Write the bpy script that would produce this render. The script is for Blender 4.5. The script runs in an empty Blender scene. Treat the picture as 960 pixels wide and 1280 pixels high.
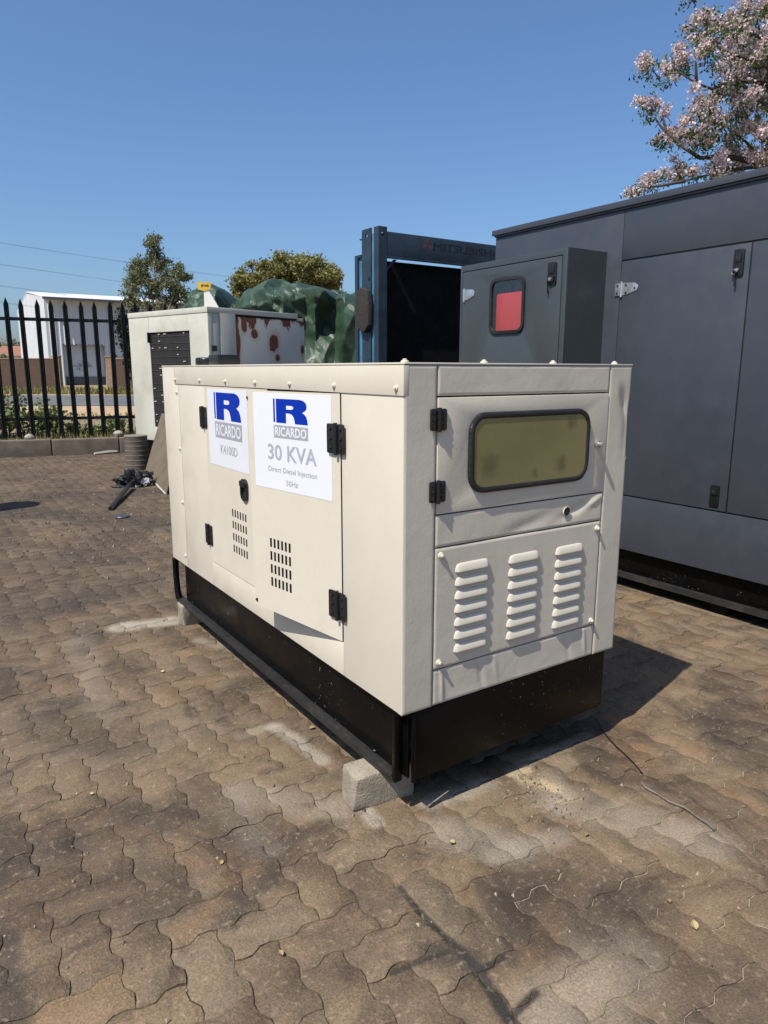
import bpy, bmesh, math, random
from mathutils import Vector, Matrix, noise
from mathutils.geometry import tessellate_polygon
random.seed(7)
rad = math.radians
S = bpy.context.scene
COL = S.collection

# ------------------------------------------------------------------ camera, sky, sun, exposure
CAM = Vector((-1.0885, -1.5355, 1.3332)); FPX = 881.84
YAW, PITCH, ROLL = rad(33.7086), rad(-11.3818), rad(0.0858)
FW = Vector((math.sin(YAW)*math.cos(PITCH), math.cos(YAW)*math.cos(PITCH), math.sin(PITCH)))
_r = Vector((math.cos(YAW), -math.sin(YAW), 0)); _u = _r.cross(FW)
RT = math.cos(ROLL)*_r + math.sin(ROLL)*_u; UP = -math.sin(ROLL)*_r + math.cos(ROLL)*_u
cd = bpy.data.cameras.new('camera'); cam = bpy.data.objects.new('camera', cd); COL.objects.link(cam)
cam.matrix_world = Matrix(((RT.x, UP.x, -FW.x, CAM.x), (RT.y, UP.y, -FW.y, CAM.y), (RT.z, UP.z, -FW.z, CAM.z), (0, 0, 0, 1)))
cd.sensor_fit = 'VERTICAL'; cd.sensor_height = 36; cd.sensor_width = 27; cd.lens = FPX/1280*36
cd.clip_start = 0.05; cd.clip_end = 6000
S.camera = cam

SUNV = Vector((0.645, 0.160, -1.0)).normalized()          # way the light travels
SUN_EL = math.asin(-SUNV.z); SUN_AZ = math.atan2(-SUNV.x, -SUNV.y)
W = bpy.data.worlds.new('World'); S.world = W; W.use_nodes = True
nt = W.node_tree; bgn = nt.nodes['Background']
sk = nt.nodes.new('ShaderNodeTexSky'); sk.sky_type = 'NISHITA'; sk.sun_disc = False
sk.sun_elevation = SUN_EL; sk.sun_rotation = SUN_AZ % (2*math.pi)
sk.altitude = 0; sk.air_density = 1.1; sk.dust_density = 1.8; sk.ozone_density = 10.0
nt.links.new(sk.outputs[0], bgn.inputs[0]); bgn.inputs[1].default_value = 0.111
sl = bpy.data.lights.new('sun', 'SUN'); sl.energy = 5.0; sl.angle = rad(0.53); sl.color = (1, .955, .88)
so = bpy.data.objects.new('sun', sl); COL.objects.link(so); so.location = (-6, -3, 9)
so.rotation_euler = SUNV.to_track_quat('-Z', 'Y').to_euler()
S.view_settings.view_transform = 'Standard'; S.view_settings.look = 'None'
S.view_settings.exposure = 0.40; S.view_settings.gamma = 1; S.view_settings.use_curve_mapping = False

# ------------------------------------------------------------------ pixel helpers (photo pixels, 960 x 1280)
def ray(px, py): return RT*((px-480)/FPX) - UP*((py-640)/FPX) + FW
def at(px, py, x=None, y=None, z=None):
    d = ray(px, py)
    t = (z-CAM.z)/d.z if z is not None else ((x-CAM.x)/d.x if x is not None else (y-CAM.y)/d.y)
    return CAM + d*t
HF = Vector((math.sin(YAW), math.cos(YAW), 0)); HR = Vector((math.cos(YAW), -math.sin(YAW), 0))
def deep(px, py, D): d = ray(px, py); return CAM + d*(D/d.dot(HF))
def onplane(px, py, p0, n): d = ray(px, py); return CAM + d*((p0-CAM).dot(n)/d.dot(n))
def pix(p):
    d = p-CAM; k = d.dot(FW)
    if k < .05: return None
    return 480+FPX*d.dot(RT)/k, 640-FPX*d.dot(UP)/k, k

# ------------------------------------------------------------------ materials
ALB = .79        # shared reflectance factor that goes with the exposure above
class NT:
    def __init__(s, name):
        s.m = bpy.data.materials.new(name); s.m.use_nodes = True; s.t = s.m.node_tree
        s.b = s.t.nodes['Principled BSDF']
    def n(s, t, **k):
        o = s.t.nodes.new(t)
        for a, v in k.items(): setattr(o, a, v)
        return o
    def l(s, a, b): s.t.links.new(a, b)
    def val(s, sock, v):
        if hasattr(v, 'is_linked') or hasattr(v, 'links'): s.l(v, sock)
        else: sock.default_value = v
    def coord(s, kind='Object'):
        return s.n('ShaderNodeNewGeometry').outputs['Position'] if kind == 'World' else s.n('ShaderNodeTexCoord').outputs[kind]
    def noise(s, vec, scale, detail=4, rough=.55, dist=0.0):
        o = s.n('ShaderNodeTexNoise'); s.l(vec, o.inputs['Vector']); o.inputs['Scale'].default_value = scale
        o.inputs['Detail'].default_value = detail; o.inputs['Roughness'].default_value = rough; o.inputs['Distortion'].default_value = dist
        return o.outputs[0]
    def map(s, v, a, b, c=0., d=1., smooth=True):
        o = s.n('ShaderNodeMapRange'); o.interpolation_type = 'SMOOTHSTEP' if smooth else 'LINEAR'
        s.l(v, o.inputs[0])
        for i, q in enumerate((a, b, c, d)): o.inputs[1+i].default_value = q
        return o.outputs[0]
    def math(s, op, a, b=0.):
        o = s.n('ShaderNodeMath', operation=op); s.val(o.inputs[0], a); s.val(o.inputs[1], b); return o.outputs[0]
    def vm(s, op, a, b=None):
        o = s.n('ShaderNodeVectorMath', operation=op); s.val(o.inputs[0], a)
        if b is not None: s.val(o.inputs[1], b)
        return o
    def mix(s, fac, a, b, mode='MIX'):
        o = s.n('ShaderNodeMix', data_type='RGBA', blend_type=mode); s.val(o.inputs[0], fac)
        s.val(o.inputs[6], c4(a)); s.val(o.inputs[7], c4(b)); return o.outputs[2]
    def bump(s, h, strength, dist=.01, normal=None):
        o = s.n('ShaderNodeBump'); o.inputs['Strength'].default_value = strength; o.inputs['Distance'].default_value = dist
        s.l(h, o.inputs['Height'])
        if normal is not None: s.l(normal, o.inputs['Normal'])
        return o.outputs[0]
    def set(s, **k):
        for a, v in k.items():
            if a == 'Base_Color': v = s.mix(1., v, (ALB, ALB, ALB), 'MULTIPLY')
            s.val(s.b.inputs[a.replace('_', ' ')], v)
def c4(v): return tuple(v)+(1.,) if isinstance(v, (tuple, list)) and len(v) == 3 else v
MATS = {}
def paint(name, col, rough=.45, metal=0., var=.12, vscale=3., bump=.05, bscale=60., dirt=None, dscale=4., dlo=.55, dhi=.75, spec=.5, coat=0.):
    s = NT(name); co = s.coord('Object')
    n1 = s.noise(co, vscale, 5)
    c = s.mix(s.map(n1, .3, .7), [q*(1-var) for q in col], [min(1, q*(1+var)) for q in col])
    n2 = s.noise(co, vscale*14, 3)
    c = s.mix(s.map(n2, .35, .65, 0, .5), c, [q*(1-var*.8) for q in col])
    if dirt:
        nd = s.noise(co, dscale, 7, .65, .4); c = s.mix(s.map(nd, dlo, dhi, 0, dirt[3] if len(dirt) > 3 else .7), c, dirt[:3])
    s.set(Base_Color=c, Metallic=metal); s.val(s.b.inputs['Specular IOR Level'], spec); s.b.inputs['Coat Weight'].default_value = coat
    s.set(Roughness=s.map(s.noise(co, vscale*3, 4), .3, .7, max(.03, rough-.08), min(1, rough+.1)))
    if bump: s.set(Normal=s.bump(s.noise(co, bscale, 4), bump, .01))
    MATS[name] = s.m; return s.m
CREAM = (.70, .635, .515)
paint('cream_paint', CREAM, .42, var=.025, bump=.035, bscale=45, dirt=(.45, .38, .30, .25), dscale=2.5, dlo=.58, dhi=.8)
def cream_end_shaded():
    s = NT('cream_brushed_shaded'); co = s.coord('Object')
    c = s.mix(s.map(s.noise(co, 3, 5), .3, .7), [q*.93 for q in CREAM], [q*1.02 for q in CREAM])  # brushed cream toned down to paint in the end face's shade
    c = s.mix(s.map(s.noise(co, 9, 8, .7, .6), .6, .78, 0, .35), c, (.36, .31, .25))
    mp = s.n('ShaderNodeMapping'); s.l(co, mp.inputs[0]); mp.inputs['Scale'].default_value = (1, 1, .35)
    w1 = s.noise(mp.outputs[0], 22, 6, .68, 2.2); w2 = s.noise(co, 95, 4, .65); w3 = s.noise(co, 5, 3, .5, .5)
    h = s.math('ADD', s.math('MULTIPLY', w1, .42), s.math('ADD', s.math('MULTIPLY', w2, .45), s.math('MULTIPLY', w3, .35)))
    s.set(Base_Color=c, Roughness=s.map(w3, .3, .7, .36, .55), Normal=s.bump(h, .17, .006)); MATS['cream_end_shaded'] = s.m
cream_end_shaded()
def black_enamel():
    s = NT('black_enamel'); co = s.coord('Object')
    sp = s.map(s.noise(co, 48, 3, .6), .70, .76); sp2 = s.map(s.noise(co, 110, 2, .6), .70, .76)
    zone = s.map(s.noise(co, 3.2, 3), .40, .55)
    spk = s.math('MULTIPLY', s.math('MAXIMUM', sp, sp2), zone)
    c = s.mix(s.map(s.noise(co, 5, 6, .7), .45, .75, 0, .6), (.0022, .0022, .0025), (.0055, .0055, .0055))
    c = s.mix(spk, c, (.30, .27, .22))
    s.b.inputs['Specular IOR Level'].default_value = .16
    s.set(Base_Color=c, Roughness=s.map(s.noise(co, 6, 5), .3, .7, .22, .45), Normal=s.bump(s.noise(co, 30, 5, .6, .5), .14, .006)); MATS['black_enamel'] = s.m
black_enamel()
paint('dusty_black', (.018, .017, .016), .55, var=.35, vscale=7, bump=.2, bscale=80, dirt=(.075, .066, .056, .6), dscale=9, dlo=.5, dhi=.75)
paint('black_hardware', (.011, .011, .012), .33, var=.3, bump=.05)
paint('rubber', (.014, .013, .012), .5, var=.35, bump=.3, bscale=70, dirt=(.09, .085, .075, .5), dscale=25, dlo=.58, dhi=.75)
paint('cavity', (.012, .011, .010), .8, var=.2, bump=0)
paint('screw_zinc', (.62, .60, .56), .35, metal=.85, var=.2, bump=.1)
paint('bright_zinc', (.66, .70, .72), .3, metal=.8, var=.12, vscale=14, bump=.08, bscale=60)
paint('grey_powder', (.050, .056, .070), .40, var=.05, bump=.05, bscale=160, dirt=(.062, .067, .078, .3), dscale=9, dlo=.58, dhi=.8)
paint('green_grey_powder', (.052, .063, .070), .40, var=.05, bump=.05, bscale=160, dirt=(.07, .08, .085, .3), dscale=5, dlo=.58, dhi=.8)
paint('sticker_vinyl', (.80, .81, .84), .28, var=.015, bump=.01, bscale=20)
paint('logo_blue', (.0015, .030, .36), .5, var=.06, bump=0, spec=.12)
paint('print_grey', (.38, .39, .44), .35, var=.05, bump=0)
paint('print_text_grey', (.42, .43, .50), .35, var=.08, bump=0)
paint('print_white', (.82, .82, .84), .3, var=.02, bump=0)
paint('faded_white', (.60, .59, .49), .55, var=.07, bump=.08, bscale=30, dirt=(.36, .33, .22, .5), dscale=1.6, dlo=.5, dhi=.75)
def rust_panel():
    s = NT('rusty_white'); co = s.coord('Object'); g = s.coord('Generated')
    sep = s.n('ShaderNodeSeparateXYZ'); s.l(g, sep.inputs[0])
    sx = s.n('ShaderNodeSeparateXYZ'); s.l(co, sx.inputs[0]); X, Z = sx.outputs[0], sx.outputs[2]
    mpr = s.n('ShaderNodeMapping'); s.l(co, mpr.inputs[0]); mpr.inputs['Scale'].default_value = (1, 1, .45)
    n = s.math('SUBTRACT', s.noise(mpr.outputs[0], 3.4, 8, .66, .6), .5)
    fields = [s.math('ADD', s.math('SUBTRACT', Z, 1.985), s.math('MULTIPLY', n, .75)), s.math('ADD', s.math('SUBTRACT', .500, X), s.math('MULTIPLY', n, .22))]
    for cx, cz, rx, rz in ((.76, 1.81, .050, .055), (1.11, 1.70, .075, .115), (1.165, 1.50, .040, .050), (1.06, 1.62, .03, .03), (1.66, 1.62, .04, .08), (.58, 1.93, .05, .09)):
        dx = s.math('DIVIDE', s.math('SUBTRACT', X, cx), rx); dz = s.math('DIVIDE', s.math('SUBTRACT', Z, cz), rz)
        r_ = s.math('SQRT', s.math('ADD', s.math('MULTIPLY', dx, dx), s.math('MULTIPLY', dz, dz)))
        fields.append(s.math('MULTIPLY', s.math('ADD', s.math('SUBTRACT', 1., r_), s.math('MULTIPLY', n, 2.2)), .05))
    up = fields[0]
    for f in fields[1:]: up = s.math('MAXIMUM', up, f)
    k = s.map(up, -.004, .010); halo = s.map(up, -.07, .01, 0, .5)
    c = s.mix(halo, (.50, .50, .46), (.36, .24, .13))
    c = s.mix(k, c, s.mix(s.noise(co, 30, 4), (.05, .016, .008), (.17, .055, .025)))
    s.set(Base_Color=c, Roughness=s.map(k, 0, 1, .5, .9), Normal=s.bump(s.math('ADD', s.math('MULTIPLY', k, .6), s.noise(co, 40, 4)), .25, .006)); MATS['rusty_white'] = s.m
rust_panel()
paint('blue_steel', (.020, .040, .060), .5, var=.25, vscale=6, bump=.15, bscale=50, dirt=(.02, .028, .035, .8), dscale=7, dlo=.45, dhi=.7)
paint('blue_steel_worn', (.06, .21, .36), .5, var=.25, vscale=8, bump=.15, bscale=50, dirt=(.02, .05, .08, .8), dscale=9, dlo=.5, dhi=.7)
paint('faded_red', (.17, .035, .035), .6, var=.3, vscale=20, bump=0)
paint('faded_black', (.008, .009, .011), .6, var=.3, vscale=20, bump=0)
paint('foam_black', (.028, .024, .021), .95, var=.35, vscale=20, bump=.5, bscale=90)
def tarp_mat():
    s = NT('green_tarp'); co = s.coord('Object')
    c = s.mix(s.map(s.noise(co, 2.2, 6, .65), .35, .7), (.026, .054, .030), (.040, .076, .042))
    c = s.mix(s.map(s.noise(co, 9, 6, .7, .8), .60, .75, 0, .2), c, (.07, .11, .07))
    def vor(sc):
        v = s.n('ShaderNodeTexVoronoi'); v.feature = 'F1'; v.inputs['Scale'].default_value = sc; mpv = s.n('ShaderNodeMapping'); mpv.inputs['Rotation'].default_value = (.5, .9, .4); mpv.inputs['Scale'].default_value = (1, .45, 1); s.l(co, mpv.inputs[0]); s.l(mpv.outputs[0], v.inputs['Vector']); return v.outputs['Distance']
    h = s.math('ADD', s.math('ADD', s.math('MULTIPLY', vor(3.1), 1.3), s.math('MULTIPLY', vor(8.3), .55)), s.math('MULTIPLY', s.noise(co, 9, 5, .62, 1.2), .5))
    s.set(Base_Color=c, Roughness=s.map(s.noise(co, 6, 4), .3, .7, .42, .60), Normal=s.bump(h, .22, .05)); MATS['tarp'] = s.m
tarp_mat()
def concrete(name, col, bump=.6, bs=70):
    s = NT(name); co = s.coord('Object')
    c = s.mix(s.map(s.noise(co, 5, 6, .6), .3, .7), [q*.72 for q in col], [q*1.18 for q in col])
    c = s.mix(s.map(s.noise(co, 160, 2), .55, .7, 0, .5), c, [q*.5 for q in col])
    h = s.math('ADD', s.noise(co, bs, 5, .7), s.math('MULTIPLY', s.noise(co, bs*4, 2), .4))
    s.set(Base_Color=c, Roughness=.92, Normal=s.bump(h, bump, .008)); MATS[name] = s.m
concrete('concrete_block', (.42, .355, .26), 1., 55)
concrete('kerb_concrete', (.17, .135, .10), .5, 30)
concrete('stone', (.42, .38, .32), .5, 30)
paint('board_brown', (.15, .118, .075), .7, var=.2, vscale=5, bump=.2, bscale=40)
paint('board_edge', (.55, .52, .46), .7, var=.15)
paint('ribbed_grey', (.105, .088, .07), .8, var=.25, vscale=12, bump=.3, bscale=60)
paint('ribbed_light', (.24, .20, .155), .7, var=.2, vscale=20, bump=.2)
paint('black_rag', (.014, .014, .016), .55, var=.6, vscale=22, bump=.6, bscale=40)
paint('white_scrap', (.55, .55, .54), .6, var=.2)
paint('fence_black', (.003, .005, .006), .5, spec=.3, var=.25, bump=.03)
def cloth_mat(name, col, rough): return paint(name, col, rough, var=.2)
paint('bark', (.13, .105, .085), .9, var=.35, vscale=9, bump=.6, bscale=22)
paint('bark_pale', (.34, .31, .27), .85, var=.3, vscale=5, bump=.4, bscale=12)
paint('twig_dark', (.05, .038, .03), .9, var=.3, bump=.2)
def leafm(name, a, b, trans=.25, rough=.55):
    s = NT(name); at_ = s.n('ShaderNodeAttribute'); at_.attribute_name = 'pv'
    c = s.mix(at_.outputs['Fac'], [q*.92 for q in a], [q*.92 for q in b])
    s.l(c, s.b.inputs['Base Color']); s.set(Roughness=rough); s.b.inputs['Specular IOR Level'].default_value = .3
    tr = s.n('ShaderNodeBsdfTranslucent'); s.l(c, tr.inputs[0]); mx = s.n('ShaderNodeMixShader'); mx.inputs[0].default_value = trans
    out = s.t.nodes['Material Output']; s.l(s.b.outputs[0], mx.inputs[1]); s.l(tr.outputs[0], mx.inputs[2]); s.l(mx.outputs[0], out.inputs[0]); MATS[name] = s.m
leafm('leaf_gum', (.085, .105, .045), (.22, .225, .11))
leafm('leaf_round', (.12, .125, .036), (.29, .26, .09))
leafm('leaf_dark', (.014, .022, .010), (.04, .05, .02))
leafm('leaf_fresh', (.035, .070, .012), (.11, .15, .030), .3)
leafm('leaf_weed', (.11, .16, .05), (.36, .38, .15), .3)
leafm('grass_mix', (.10, .12, .03), (.33, .29, .12), .25)
leafm('petal', (.45, .33, .34), (.80, .67, .64), .3)
leafm('grass_dry', (.11, .105, .03), (.33, .27, .10), .25)
leafm('leaf_dead', (.22, .15, .07), (.55, .45, .24), .2)

# ------------------------------------------------------------------ mesh builder
def link(o, parent=None):
    COL.objects.link(o)
    if parent is not None: o.parent = parent
    return o
def tag(o, label=None, cat=None, group=None, kind=None):
    if label: o['label'] = label
    if cat: o['category'] = cat
    if group: o['group'] = group
    if kind: o['kind'] = kind
    return o
def thing(name, label, cat, loc=(0, 0, 0), rz=0., group=None):
    o = bpy.data.objects.new(name, None); o.empty_display_size = .1; o.location = loc; o.rotation_euler = (0, 0, rz)
    return tag(link(o), label, cat, group)
class MB:
    def __init__(s, M=None): s.v = []; s.f = []; s.M = M or Matrix.Identity(4); s.pv = None
    def add(s, vs, fs):
        k = len(s.v); s.v += [s.M @ Vector(q) for q in vs]; s.f += [tuple(i+k for i in f) for f in fs]; return s
    def box(s, x0, x1, y0, y1, z0, z1):
        x0, x1 = sorted((x0, x1)); y0, y1 = sorted((y0, y1)); z0, z1 = sorted((z0, z1))
        return s.add([(x0, y0, z0), (x1, y0, z0), (x1, y1, z0), (x0, y1, z0), (x0, y0, z1), (x1, y0, z1), (x1, y1, z1), (x0, y1, z1)],
                     [(0, 3, 2, 1), (4, 5, 6, 7), (0, 1, 5, 4), (1, 2, 6, 5), (2, 3, 7, 6), (3, 0, 4, 7)])
    def prism(s, outer, fn, d0, d1, holes=()):
        """outer/holes: 2D loops; fn(u,v,d) -> 3D"""
        loops = [list(outer)]+[list(h) for h in holes]
        flat = [p for l in loops for p in l]; n = len(flat)
        if holes: tris = tessellate_polygon([[Vector((p[0], p[1], 0)) for p in l] for l in loops])
        else: tris = [tuple(range(n))]
        vs = [fn(p[0], p[1], d0) for p in flat]+[fn(p[0], p[1], d1) for p in flat]
        fs = [tuple(t) for t in tris]+[tuple(i+n for i in reversed(t)) for t in tris]
        k = 0
        for l in loops:
            m = len(l)
            fs += [(k+i, k+i+n, k+(i+1) % m+n, k+(i+1) % m) for i in range(m)]; k += m
        return s.add(vs, fs)
    def tube(s, pts, rr, n=8, cap=True):
        pts = [Vector(p) for p in pts]; rr = rr if isinstance(rr, (list, tuple)) else [rr]*len(pts)
        vs = []; fs = []; ref = None
        for i, p in enumerate(pts):
            t = (pts[min(i+1, len(pts)-1)]-pts[max(i-1, 0)]).normalized()
            if ref is None: ref = t.orthogonal().normalized()
            a = (ref-t*ref.dot(t)); a = a.normalized() if a.length > 1e-6 else t.orthogonal().normalized(); ref = a; b = t.cross(a)
            vs += [p+(a*math.cos(q)+b*math.sin(q))*rr[i] for q in [2*math.pi*j/n for j in range(n)]]
        for i in range(len(pts)-1):
            for j in range(n): fs.append((i*n+j, i*n+(j+1) % n, (i+1)*n+(j+1) % n, (i+1)*n+j))
        if cap: fs.append(tuple(reversed(range(n)))); fs.append(tuple((len(pts)-1)*n+j for j in range(n)))
        return s.add(vs, fs)
    def lathe(s, prof, n, fn):
        """prof (r,h) ; fn(a,b,h)->3D"""
        vs = []; fs = []
        for r, h in prof: vs += [fn(r*math.cos(2*math.pi*j/n), r*math.sin(2*math.pi*j/n), h) for j in range(n)]
        for i in range(len(prof)-1):
            for j in range(n): fs.append((i*n+j, i*n+(j+1) % n, (i+1)*n+(j+1) % n, (i+1)*n+j))
        fs.append(tuple(reversed(range(n)))); fs.append(tuple((len(prof)-1)*n+j for j in range(n)))
        return s.add(vs, fs)
    def grid(s, nu, nv, fn):
        vs = [fn(i/nu, j/nv) for j in range(nv+1) for i in range(nu+1)]
        fs = [(j*(nu+1)+i, j*(nu+1)+i+1, (j+1)*(nu+1)+i+1, (j+1)*(nu+1)+i) for j in range(nv) for i in range(nu)]
        return s.add(vs, fs)
    def mesh(s, name, mat, bevel=0., seg=2, smooth=None, recalc=True):
        me = bpy.data.meshes.new(name); me.from_pydata([tuple(q) for q in s.v], [], s.f)
        if bevel or recalc:
            bm = bmesh.new(); bm.from_mesh(me)
            if recalc: bmesh.ops.recalc_face_normals(bm, faces=bm.faces)
            if bevel:
                ed = [e for e in bm.edges if len(e.link_faces) == 2 and e.calc_face_angle(0) > .5]
                bmesh.ops.bevel(bm, geom=ed, offset=bevel, segments=seg, profile=.6, affect='EDGES', clamp_overlap=True)
            bm.to_mesh(me); bm.free()
        if smooth or bevel:
            me.polygons.foreach_set('use_smooth', [True]*len(me.polygons)); me.set_sharp_from_angle(angle=smooth or .7)
        if s.pv is not None:
            a = me.attributes.new('pv', 'FLOAT', 'FACE'); a.data.foreach_set('value', s.pv)
        me.materials.append(MATS[mat]); return me
    def build(s, name, mat, parent=None, **k):
        return link(bpy.data.objects.new(name, s.mesh(name, mat, **k)), parent)
def rrect(u0, u1, v0, v1, r, n=5):
    o = []
    for cx, cy, a in ((u1-r, v0+r, -90), (u1-r, v1-r, 0), (u0+r, v1-r, 90), (u0+r, v0+r, 180)):
        o += [(cx+r*math.cos(rad(a+90*i/n)), cy+r*math.sin(rad(a+90*i/n))) for i in range(n+1)]
    return o
def clone(o, parent=None, loc=None):
    c = o.copy(); link(c, parent)
    if loc is not None: c.location = loc
    for ch in o.children: clone(ch, c)
    return c
_txt = {}
def text_tris(body, bold=0.):
    k = (body, bold)
    if k not in _txt:
        cu = bpy.data.curves.new('lettering', 'FONT'); cu.body = body; cu.offset = bold; cu.resolution_u = 3
        o = bpy.data.objects.new('lettering', cu); COL.objects.link(o)
        me = bpy.data.meshes.new_from_object(o.evaluated_get(bpy.context.evaluated_depsgraph_get()))
        vs = [tuple(v.co) for v in me.vertices]; fs = [tuple(p.vertices) for p in me.polygons]
        bpy.data.objects.remove(o); bpy.data.curves.remove(cu); bpy.data.meshes.remove(me)
        x0 = min(v[0] for v in vs); x1 = max(v[0] for v in vs); y0 = min(v[1] for v in vs); y1 = max(v[1] for v in vs)
        _txt[k] = ([((v[0]-x0)/(x1-x0), (v[1]-y0)/(y1-y0)) for v in vs], fs)
    return _txt[k]
def lettering(body, u0, u1, v0, v1, fn, mat, parent, M=None, bold=0., fat=0., off=None):
    vs, fs = text_tris(body, bold); b_ = MB(M)
    for k in ((0,) if not fat else (-1, 0, 1)):
        q = [fn(u0+(u1-u0)*a+k*fat, v0+(v1-v0)*b) for a, b in vs]
        if off and k: q = [Vector(p)+Vector(off)*k for p in q]
        b_.add(q, fs)
    return b_.build('lettering', mat, parent, recalc=False)
def fbm(p, o=4): return noise.fractal(Vector(p), .9, 2.1, o)

# ------------------------------------------------------------------ leaf clouds
def leaf_cloud(mb, centres, count, size, flat=.0, rnd=random, ratio=1.8, pvf=None):
    """centres: (point, radius vector); leaf-sized two-faced quads, densest near the skin of each clump"""
    if mb.pv is None: mb.pv = []
    wsum = sum((c[1][0]*c[1][1]*c[1][2])**.66 for c in centres)
    vs = []; fs = []; k = len(mb.v)
    for c, r in centres:
        n = int(count*(r[0]*r[1]*r[2])**.66/wsum)
        for _ in range(n):
            d = Vector((rnd.gauss(0, 1), rnd.gauss(0, 1), rnd.gauss(0, 1)))*.52
            p = Vector(c)+Vector((d.x*r[0], d.y*r[1], d.z*r[2]))
            a = Vector((rnd.gauss(0, 1), rnd.gauss(0, 1), rnd.gauss(0, 1)*(1-flat))).normalized()
            b = a.cross(Vector((rnd.gauss(0, 1), rnd.gauss(0, 1), rnd.gauss(0, 1)+flat*2))).normalized()
            L = size*rnd.uniform(.6, 1.35); w = L/ratio; q = len(vs)+k
            vs += [p-a*L*.5, p+b*w*.5, p+a*L*.5, p-b*w*.5]; fs.append((q, q+1, q+2, q+3))
            mb.pv.append(min(1, max(0, rnd.gauss(.5, .25) if pvf is None else pvf(d))))
    mb.v += vs; mb.f += fs
    return mb

# ================================================================== SETTING
# ---- terrain, road, verges
s = NT('dry_ground'); co = s.coord('World')
c = s.mix(s.map(s.noise(co, .35, 6, .6), .35, .65), (.34, .235, .125), (.16, .15, .06))
c = s.mix(s.map(s.noise(co, 3, 5, .6), .4, .7, 0, .6), c, (.40, .29, .17))
s.set(Base_Color=c, Roughness=.95, Normal=s.bump(s.noise(co, 6, 5), .6, .05)); MATS['dry_ground'] = s.m
s = NT('sandy_shoulder'); co = s.coord('World')
c = s.mix(s.map(s.noise(co, .9, 6, .6), .35, .65), (.50, .36, .21), (.40, .27, .15))
s.set(Base_Color=c, Roughness=.95, Normal=s.bump(s.noise(co, 6, 5), .5, .04)); MATS['sandy_shoulder'] = s.m
s = NT('asphalt'); co = s.coord('World')
c = s.mix(s.map(s.noise(co, .5, 6, .6), .3, .7), (.105, .105, .11), (.15, .145, .14))
s.set(Base_Color=c, Roughness=.85, Normal=s.bump(s.noise(co, 60, 3), .3, .01)); MATS['asphalt'] = s.m
s = NT('verge_soil'); co = s.coord('World')
c = s.mix(s.map(s.noise(co, 2, 6, .6), .35, .65), (.20, .145, .085), (.30, .21, .12))
s.set(Base_Color=c, Roughness=.95, Normal=s.bump(s.noise(co, 14, 5), .8, .03)); MATS['verge_soil'] = s.m

def hp(f, r, z=0.): q = CAM+HF*f+HR*r; return Vector((q.x, q.y, z))
tag(MB().grid(24, 24, lambda a, b: (-2600+5200*a, -2600+5200*b, -.05)).build('ground', 'dry_ground'), kind='structure')
def strip(name, mat, f0, f1, z, r0=-70, r1=110):
    def fn(a, b):
        w = .35*fbm((a*40, f0, 0)) if name != 'road' else 0
        return hp(f0+(f1-f0)*b+w*(1 if b < .5 else -1), r0+(r1-r0)*a, z)
    return tag(MB().grid(60, 2, fn).build(name, mat), kind='structure')
strip('sandy_verge', 'sandy_shoulder', 20.5, 28.0, -.035)
strip('road', 'asphalt', 27.3, 38.5, -.02)
strip('sandy_verge', 'sandy_shoulder', 38.3, 40.5, -.03)
strip('sandy_verge', 'sandy_shoulder', 46.5, 54.0, -.03)
# far low hills
def hills(name, dist, h, seed, col):
    s = NT('hill_'+name); s.set(Base_Color=c4(col), Roughness=1.); MATS['hill_'+name] = s.m
    def fn(a, b):
        ang = rad(-55+110*a); hh = h*(.55+.45*fbm((a*9, seed, 0)))
        q = hp(0, 0)+(HF*math.cos(ang)+HR*math.sin(ang))*(dist+b*160)
        return (q.x, q.y, -.5+hh*math.sin(b*math.pi*.5))
    tag(MB().grid(90, 3, fn).build('hills', 'hill_'+name), kind='structure')
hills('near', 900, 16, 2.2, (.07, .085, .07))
hills('far', 1500, 40, 5.1, (.10, .125, .15))  # bluish colour paints distance haze into the far hills

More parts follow.
